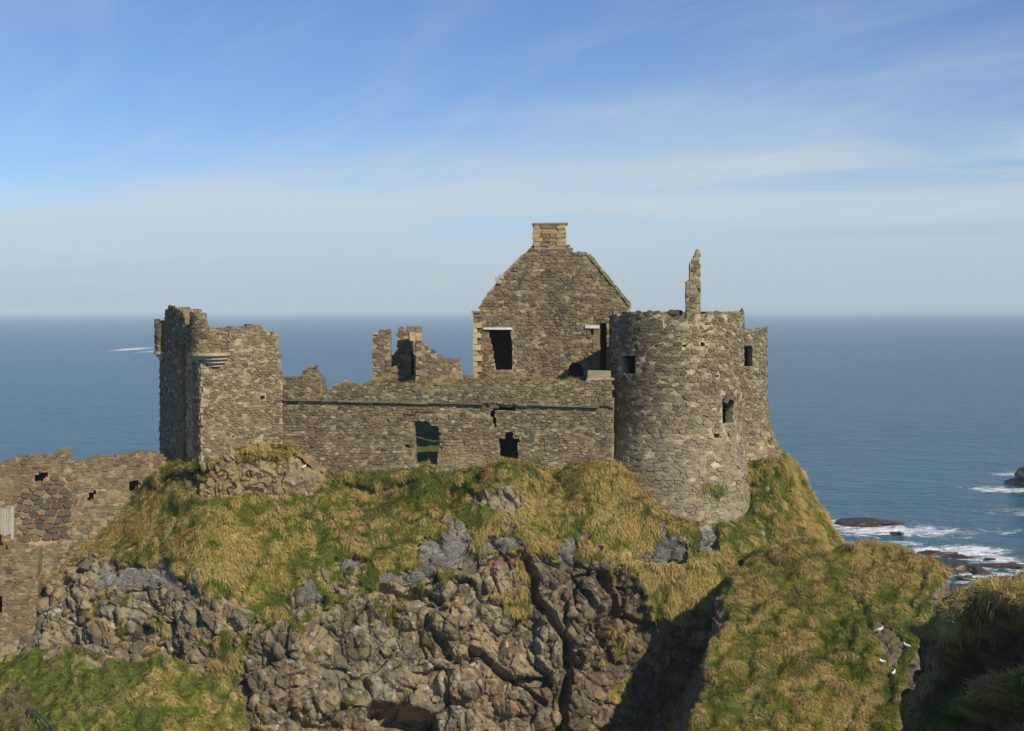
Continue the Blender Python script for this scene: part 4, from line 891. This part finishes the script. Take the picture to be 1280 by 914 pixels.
# --- outer wall at the left edge
OW = Plane(-60, 82.0, 214, 86.0)
ow = thing('outer_wall', 'weathered approach wall running to the left edge with a dark stone patch', 'wall', (*P(90, 640, 84)[:2], 15))
ow_out = [(-60, 588), (-20, 580), (8, 576), (22, 570), (40, 568), (48, 569), (62, 566), (84, 563), (89, 565), (90, 575), (102, 574), (125, 571), (150, 567), (172, 565), (186, 563), (198, 567), (206, 574), (212, 585), (214, 660), (150, 735), (-60, 735)]
ow_patch = [(20, 640), (22, 615), (50, 606), (66, 594), (86, 600), (89, 640), (86, 668), (70, 676), (40, 682), (28, 678)]
ow_holes = [([(42, 594), (60, 590), (62, 594), (55, 601), (43, 603)], 1.6), ([(113, 617), (119, 613), (120, 617), (114, 628), (107, 628)], 1.6), ([(162, 602), (172, 600), (175, 605), (170, 617), (162, 617)], 1.8)]
def ow_tint(w, c, rg):
    px, py = to_px(w); k = sstep(92-px, 0, 20)*sstep(640-py, 0, 20); c = c*(1-k*0.4)+ST_BROWN*0.7*k*0.4
    r = sstep(px, 95, 130)*(1-sstep(py, 590, 600)); return c*(1-0.35*r)+ST_RUST*0.55*0.35*r
masonry(ow, OW, ow_out, ow_holes, cw=0.33, ch=0.19, gap=0.04, pal=(5, 2.5, 1.5, .9, .5, .6), thick=1.0, seed=61, notzone=[ow_patch], tint=ow_tint, mortar=(0.33, 0.265, 0.185), depth=(0.0, 0.035))
masonry(ow, OW, ow_patch, (), cw=0.48, ch=0.30, gap=0.07, pal=(1.5, 1, 6, .2, .3, 0), seed=62, core=False, nparts=140, depth=(0.05, 0.1), partname='dark_stone')
BP = Plane(-60, 81.2, 50, 82.0)
pier = thing('bridge_pier', 'brown rubble pier under the timber gate at the left edge', 'pier', (*P(0, 740, 82)[:2], 11))
masonry(pier, BP, [(-60, 676), (0, 682), (30, 684), (46, 688), (47, 860), (-60, 860)], [([(-4, 744), (3, 746), (3, 765), (-4, 768)], 1.2)], cw=0.34, ch=0.20, gap=0.04, pal=(6, 2, 1, .8, 1.0, .6), thick=1.6, seed=63, mortar=(0.30, 0.235, 0.165), depth=(0.0, 0.035))

# --- timber gate
GT = Plane(-40, 80.6, 30, 81.1)
tg = thing('timber_gate', 'pale weathered timber board gate at the left edge', 'gate', (*P(-4, 675, 80.8)[:2], P(0, 674, 80.8)[2]))
for px in np.arange(-28, 16, 3.3):
    block(tg, GT, px, 636+rng.normal(0, .4), px+2.7, 668+rng.normal(0, 0.8), -0.02, 0.02, np.array((0.36, 0.33, 0.25))*rng.uniform(0.8, 1.15), 'board', M_WOOD, 0.004)
block(tg, GT, 13.8, 633, 17.2, 674, -0.12, 0.04, (0.40, 0.37, 0.29), 'post', M_WOOD, 0.004); block(tg, GT, -30, 633.3, -27, 674, -0.12, 0.04, (0.40, 0.37, 0.29), 'post', M_WOOD, 0.004)
for y in (641, 662): block(tg, GT, -27, y, 14, y+2.6, -0.09, -0.025, (0.34, 0.31, 0.24), 'rail', M_WOOD, 0.004)

# --- courtyard railings seen through the first opening
def railing(label, pa, pb, Y, z0, h, step, col, group=None):
    xa, xb = (pa-640)/F*Y, (pb-640)/F*Y; r = thing('railing', label, 'railing', ((xa+xb)/2, Y, z0), group)
    for z in (z0+h, z0+0.15): MB().tube((xa, Y, z), (xb, Y, z), 0.03, 6, col=col).build('rail', M_IRON, r, r.location)
    n = int((xb-xa)/step)
    for k in range(n+1):
        x = xa+(xb-xa)*k/n; MB().tube((x, Y, z0), (x, Y, z0+h+0.05), 0.012, 6, col=col).build('bar', M_IRON, r, r.location)
railing('black iron railing on the courtyard grass, through the lower part of the opening', 500, 560, 94.0, 20.6, 1.1, 0.24, (0.03, 0.03, 0.03))
railing('grey railing farther back, through the upper part of the opening', 500, 570, 106.0, 21.6, 1.3, 0.30, (0.25, 0.26, 0.27))
tag(MB().box((-7.2, 110, 21.2), (12, 7.6, 1.2), col=(0.34, 0.30, 0.23), jit=0.05).build('courtyard_path', M_GROUND), 'grey raised path across the courtyard', None, None, 'structure')
tag(MB().box((-7.2, 115, 22.2), (10, 0.9, 2.6), col=tuple(ST_BROWN), jit=0.05).build('courtyard_wall', M_CORE), 'low inner courtyard wall seen through the opening', 'wall')

# --- handrail at the bottom left
hr = thing('handrail', 'dark tubular handrail at the bottom left corner', 'handrail', P(48, 912, 66))
for dx in (0, 6):
    pts = [P(34+dx, 886, 67.0), P(44+dx, 894, 66.2), P(56+dx, 907, 65.3), P(70+dx, 924, 64.4)]
    for a, b_ in zip(pts[:-1], pts[1:]): MB().tube(a, b_, 0.035, 8, col=(0.03, 0.035, 0.035)).build('rail', M_IRON, hr, hr.location)
    for q in pts[:1]+pts[2:3]: MB().tube(q, q-np.array((0, 0, 1.3)), 0.03, 8, col=(0.03, 0.035, 0.035)).build('post', M_IRON, hr, hr.location)

# ------------------------------------------------------------------ wire netting pinned over bare rock
NET_LABELS = ['grey wire netting over the ledge at the left, below the outer wall', 'small patch of wire netting on pale rock above the left cliff', 'narrow strip of wire netting in the grass left of the large net', 'large torn sheet of wire netting at the cliff lip below the first opening', 'wire netting strip just right of the large torn sheet', 'two lobed patch of wire netting in the grass below the tower', 'tall pointed piece of wire netting hanging under the round tower', 'crumpled wire netting over the notch above the red brown buttress']
idxs = np.arange(QA.shape[0])[:, None]+np.zeros(QA.shape[1], int)[None, :]
for poly, lab in zip(NETS, NET_LABELS):
    ins = inpoly(poly, pxA, pyA) & (QA[..., 1] < 89); st = 2; V, Fi = [], []
    ij = np.argwhere(ins)
    if len(ij) == 0: continue
    i0, j0 = ij.min(0); i1, j1 = ij.max(0); off = NA*0.09
    for i in range(i0, i1, st):
        for j in range(j0, j1, st):
            for di, dj in ((st, st), (st, -st)):
                i2, j2 = i+di, j+dj
                if i2 >= QA.shape[0] or j2 < 0 or j2 >= QA.shape[1] or not (ins[i, j] and ins[i2, j2]): continue
                a, b_ = QA[i, j]+off[i, j], QA[i2, j2]+off[i2, j2]; d = b_-a; ln = np.linalg.norm(d)
                if ln > 0.6 or ln < 1e-4: continue
                w = np.cross(d/ln, NA[i, j])*0.011; h = NA[i, j]*0.014; k = len(V); V += [a-w, a+w, a+h, b_-w, b_+w, b_+h]
                Fi += [k, k+3, k+5, k+2, k+1, k+2, k+5, k+4, k, k+1, k+4, k+3]
    if not V: continue
    V = np.array(V); base = V.mean(0)
    tag(link('wire_netting', make_mesh('wire_netting', V-base, Fi, 4, M_WIRE, np.tile((0.30, 0.285, 0.25), (len(V), 1))), None, base), lab, 'netting', 'wire netting pinned to the slope')

# ------------------------------------------------------------------ grass (nobody could count it)
def blades(name, label, pts, nrm, col, length, width, droop, seed, wind=(0.25, -0.1, 0)):
    rg = np.random.default_rng(seed); n = len(pts); down = np.array((0, 0, -1.0))-nrm*(-nrm[:, 2:3]); down /= np.linalg.norm(down, axis=1, keepdims=True)+1e-6
    clump = np.stack((fbm(pts*0.7, 2, 801), fbm(pts*0.7+7, 2, 802), np.zeros(n)), 1)*0.9
    d1 = nrm*0.55+np.array((0, 0, 0.25))+rg.normal(0, 0.18, (n, 3))+np.array(wind)*0.5+clump+down*0.25; d1 /= np.linalg.norm(d1, axis=1, keepdims=True)
    d2 = d1*(1-droop[:, None])+down*droop[:, None]*1.1+rg.normal(0, 0.13, (n, 3))+np.array(wind)*0.6+clump*0.6+nrm*0.06; d2 /= np.linalg.norm(d2, axis=1, keepdims=True)
    side = np.cross(d1*0.4+d2, nrm)+rg.normal(0, 0.22, (n, 3)); side /= np.linalg.norm(side, axis=1, keepdims=True)+1e-6
    w = side*width[:, None]/2; L_ = length[:, None]; root = pts-nrm*0.04; mid = root+d1*L_*0.5; tip = mid+d2*L_*0.55
    V = np.stack((root-w, root+w, mid-w*0.8, mid+w*0.8, tip), 1).reshape(-1, 3); b0 = np.arange(n)*5
    Fq = np.stack((b0, b0+1, b0+3, b0+2, b0+2, b0+3, b0+4), 1).ravel(); tot = np.tile((4, 3), n)
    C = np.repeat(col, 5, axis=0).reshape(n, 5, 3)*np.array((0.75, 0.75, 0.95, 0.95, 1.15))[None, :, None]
    o = link(name, make_mesh(name, V, Fq, tot, M_GRASS, C.reshape(-1, 3))); return tag(o, label, 'grass', None, 'stuff')
def scatter(Q, g, n, seed, cond, dens=None):
    rg = np.random.default_rng(seed); a = Q[:-1, :-1]; b_ = Q[1:, :-1]; c = Q[:-1, 1:]; cr = np.cross(b_-a, c-a); ar = np.linalg.norm(cr, axis=2); nr = cr/(ar[..., None]+1e-12)
    nr = np.where(((nr*(np.array((0, 0, CAMZ))-a)).sum(2) < 0)[..., None] & (nr[..., 2:3] < 0), -nr, nr); nr = np.where(nr[..., 2:3] < -0.2, -nr, nr)
    px, py = to_px(a); w = ar*np.clip((g[:-1, :-1]-0.35)/0.4, 0, 1)*cond(px, py, a)
    if dens is not None: w = w*dens(a)
    w = w.ravel(); cs = np.cumsum(w); k = np.searchsorted(cs, rg.random(n)*cs[-1]); i, j = np.unravel_index(k, ar.shape)
    u, v = rg.random((2, n, 1)); return a[i, j]+(b_[i, j]-a[i, j])*u+(c[i, j]-a[i, j])*v, nr[i, j]
def grow(name, label, Q, g, n, seed, cond, straw, lmin, lmax, wid, greens=None, wind=(0.25, -0.1, 0)):
    p, nr = scatter(Q, g, n, seed, cond); rg = np.random.default_rng(seed+1)
    col, k, a = grass_colour(p, straw)
    if greens is not None: gk = greens(p)[:, None]; col = col*(1-gk)+np.array((0.095, 0.135, 0.020))*gk
    col = col*rg.uniform(0.82, 1.22, (n, 1))*np.stack((rg.uniform(0.92, 1.08, n), np.ones(n), rg.uniform(0.85, 1.15, n)), 1)
    ln = (lmin+(lmax-lmin)*(0.25+0.75*k))*rg.uniform(0.6, 1.25, n)
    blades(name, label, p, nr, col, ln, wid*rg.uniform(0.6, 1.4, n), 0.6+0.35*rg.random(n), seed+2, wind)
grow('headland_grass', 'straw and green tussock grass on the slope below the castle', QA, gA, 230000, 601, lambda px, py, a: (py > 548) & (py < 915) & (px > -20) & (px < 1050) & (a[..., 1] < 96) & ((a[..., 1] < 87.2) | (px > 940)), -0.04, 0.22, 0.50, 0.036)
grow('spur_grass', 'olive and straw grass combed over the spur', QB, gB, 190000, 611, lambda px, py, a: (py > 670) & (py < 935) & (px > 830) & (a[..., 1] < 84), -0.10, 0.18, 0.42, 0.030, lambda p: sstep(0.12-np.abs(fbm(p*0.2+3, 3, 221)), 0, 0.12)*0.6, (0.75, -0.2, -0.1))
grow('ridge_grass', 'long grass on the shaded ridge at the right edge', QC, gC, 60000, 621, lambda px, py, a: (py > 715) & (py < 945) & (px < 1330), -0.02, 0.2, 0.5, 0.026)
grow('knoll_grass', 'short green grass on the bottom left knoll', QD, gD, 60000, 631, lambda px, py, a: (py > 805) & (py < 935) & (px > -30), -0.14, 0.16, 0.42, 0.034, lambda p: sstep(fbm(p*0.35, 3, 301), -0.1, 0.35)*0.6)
# tufts along the head of the curtain wall
rg = np.random.default_rng(77); n = 9000; top_px = [(405, 487), (415, 482), (430, 477), (445, 482), (470, 477), (500, 480), (540, 482), (562, 479), (592, 476), (650, 475), (728, 476)]
sp_ = rg.uniform(405, 728, n); ss = np.array([CW.pix(x, y) for x, y in top_px]); s_ = np.interp(sp_, [q[0] for q in top_px], ss[:, 0]); z_ = np.interp(sp_, [q[0] for q in top_px], ss[:, 1])
p = CW.pos(s_, z_-0.06+rg.normal(0, 0.03, n), rg.uniform(-1.1, 0.12, n)); cl = fbm(p*1.3, 3, 55); sel = cl > -0.02; p = p[sel]; cl = cl[sel]; m_ = len(p)
c_, k_, a_ = grass_colour(p, 0.1); c_ = c_*0.75+np.array((0.16, 0.115, 0.03))*0.35
blades('wall_head_grass', 'brownish tufts growing along the head of the curtain wall', p, np.tile((0, 0, 1.0), (m_, 1)), c_*rg.uniform(0.6, 1.3, (m_, 1)), (0.10+0.4*np.clip(cl, 0, 1))*rg.uniform(0.6, 1.3, m_), np.full(m_, 0.04), np.full(m_, 0.3), 78)

# ------------------------------------------------------------------ seabirds
def seabird(label, Q, px, py, face):
    X_, Y_ = to_px(Q); vis = np.where(Q[..., 1] > 90, 1e6, 0); d2 = (X_-px)**2+(Y_-py)**2+vis; i, j = np.unravel_index(np.argmin(d2), d2.shape); base = Q[i, j]+np.array((0, -0.05, 0.12))
    b_ = thing('seabird', label, 'bird', base, 'seabirds resting on the slopes'); b_.scale = (0.62,)*3; b_.rotation_euler = (0, 0, face)
    import bmesh
    def ell(name, c, r, col, tilt=0):
        bm = bmesh.new(); bmesh.ops.create_uvsphere(bm, u_segments=12, v_segments=8, radius=1); V = np.array([v.co[:] for v in bm.verts]); fs = [[v.index for v in f.verts] for f in bm.faces]; bm.free()
        V = V*np.array(r); V[:, 2] += tilt*V[:, 0]; V += np.array(c); link(name, make_mesh(name, V, [q for f in fs for q in f], [len(f) for f in fs], M_BIRD, np.tile(col, (len(V), 1)), True), b_)
    ell('body', (0, 0, 0.13), (0.22, 0.105, 0.11), (0.80, 0.80, 0.78), 0.25); ell('head', (0.20, 0, 0.28), (0.075, 0.06, 0.065), (0.82, 0.82, 0.80)); ell('wing', (-0.05, 0.09, 0.15), (0.21, 0.025, 0.07), (0.45, 0.47, 0.5), 0.1); ell('wing', (-0.05, -0.09, 0.15), (0.21, 0.025, 0.07), (0.45, 0.47, 0.5), 0.1)
    ell('tail', (-0.24, 0, 0.10), (0.10, 0.045, 0.02), (0.8, 0.8, 0.8)); MB().tube((0.26, 0, 0.28), (0.34, 0, 0.265), 0.018, 6, 0.004, col=(0.5, 0.35, 0.08)).build('beak', M_BIRD, b_)
    for y in (-0.035, 0.035): MB().tube((0, y, 0.06), (0.01, y, -0.08), 0.010, 6, col=(0.4, 0.3, 0.2)).build('leg', M_BIRD, b_)
seabird('white seabird on the rock outcrop under the gatehouse', QA, 379, 588, 0.4)
seabird('white seabird low on the cliff left of centre', QA, 436, 845, 2.8)
seabird('topmost white seabird on the bare earth of the spur', QB, 1100, 792, 0.3)
seabird('white seabird at the right edge of the spur bare earth', QB, 1133, 812, 2.6)
seabird('white seabird on the left rim of the spur bare earth', QB, 1103, 832, 3.4)
seabird('lowest white seabird below the spur bare earth', QB, 1117, 846, 1.0)

# ------------------------------------------------------------------ sea haze
hz = MB().box((0, 14000, 18), (90000, 90000, 46)); m = bpy.data.materials.new('haze_air'); m.use_nodes = True; t = m.node_tree; t.nodes.clear()
o = node(t, 'ShaderNodeOutputMaterial'); v = node(t, 'ShaderNodeVolumePrincipled'); v.inputs['Color'].default_value = (0.76, 0.91, 1.0, 1); v.inputs['Density'].default_value = 0.00016; v.inputs['Anisotropy'].default_value = -0.15
t.links.new(v.outputs[0], o.inputs['Volume'])
tag(hz.build('haze', m), 'thin pale sea haze', None, None, 'stuff')
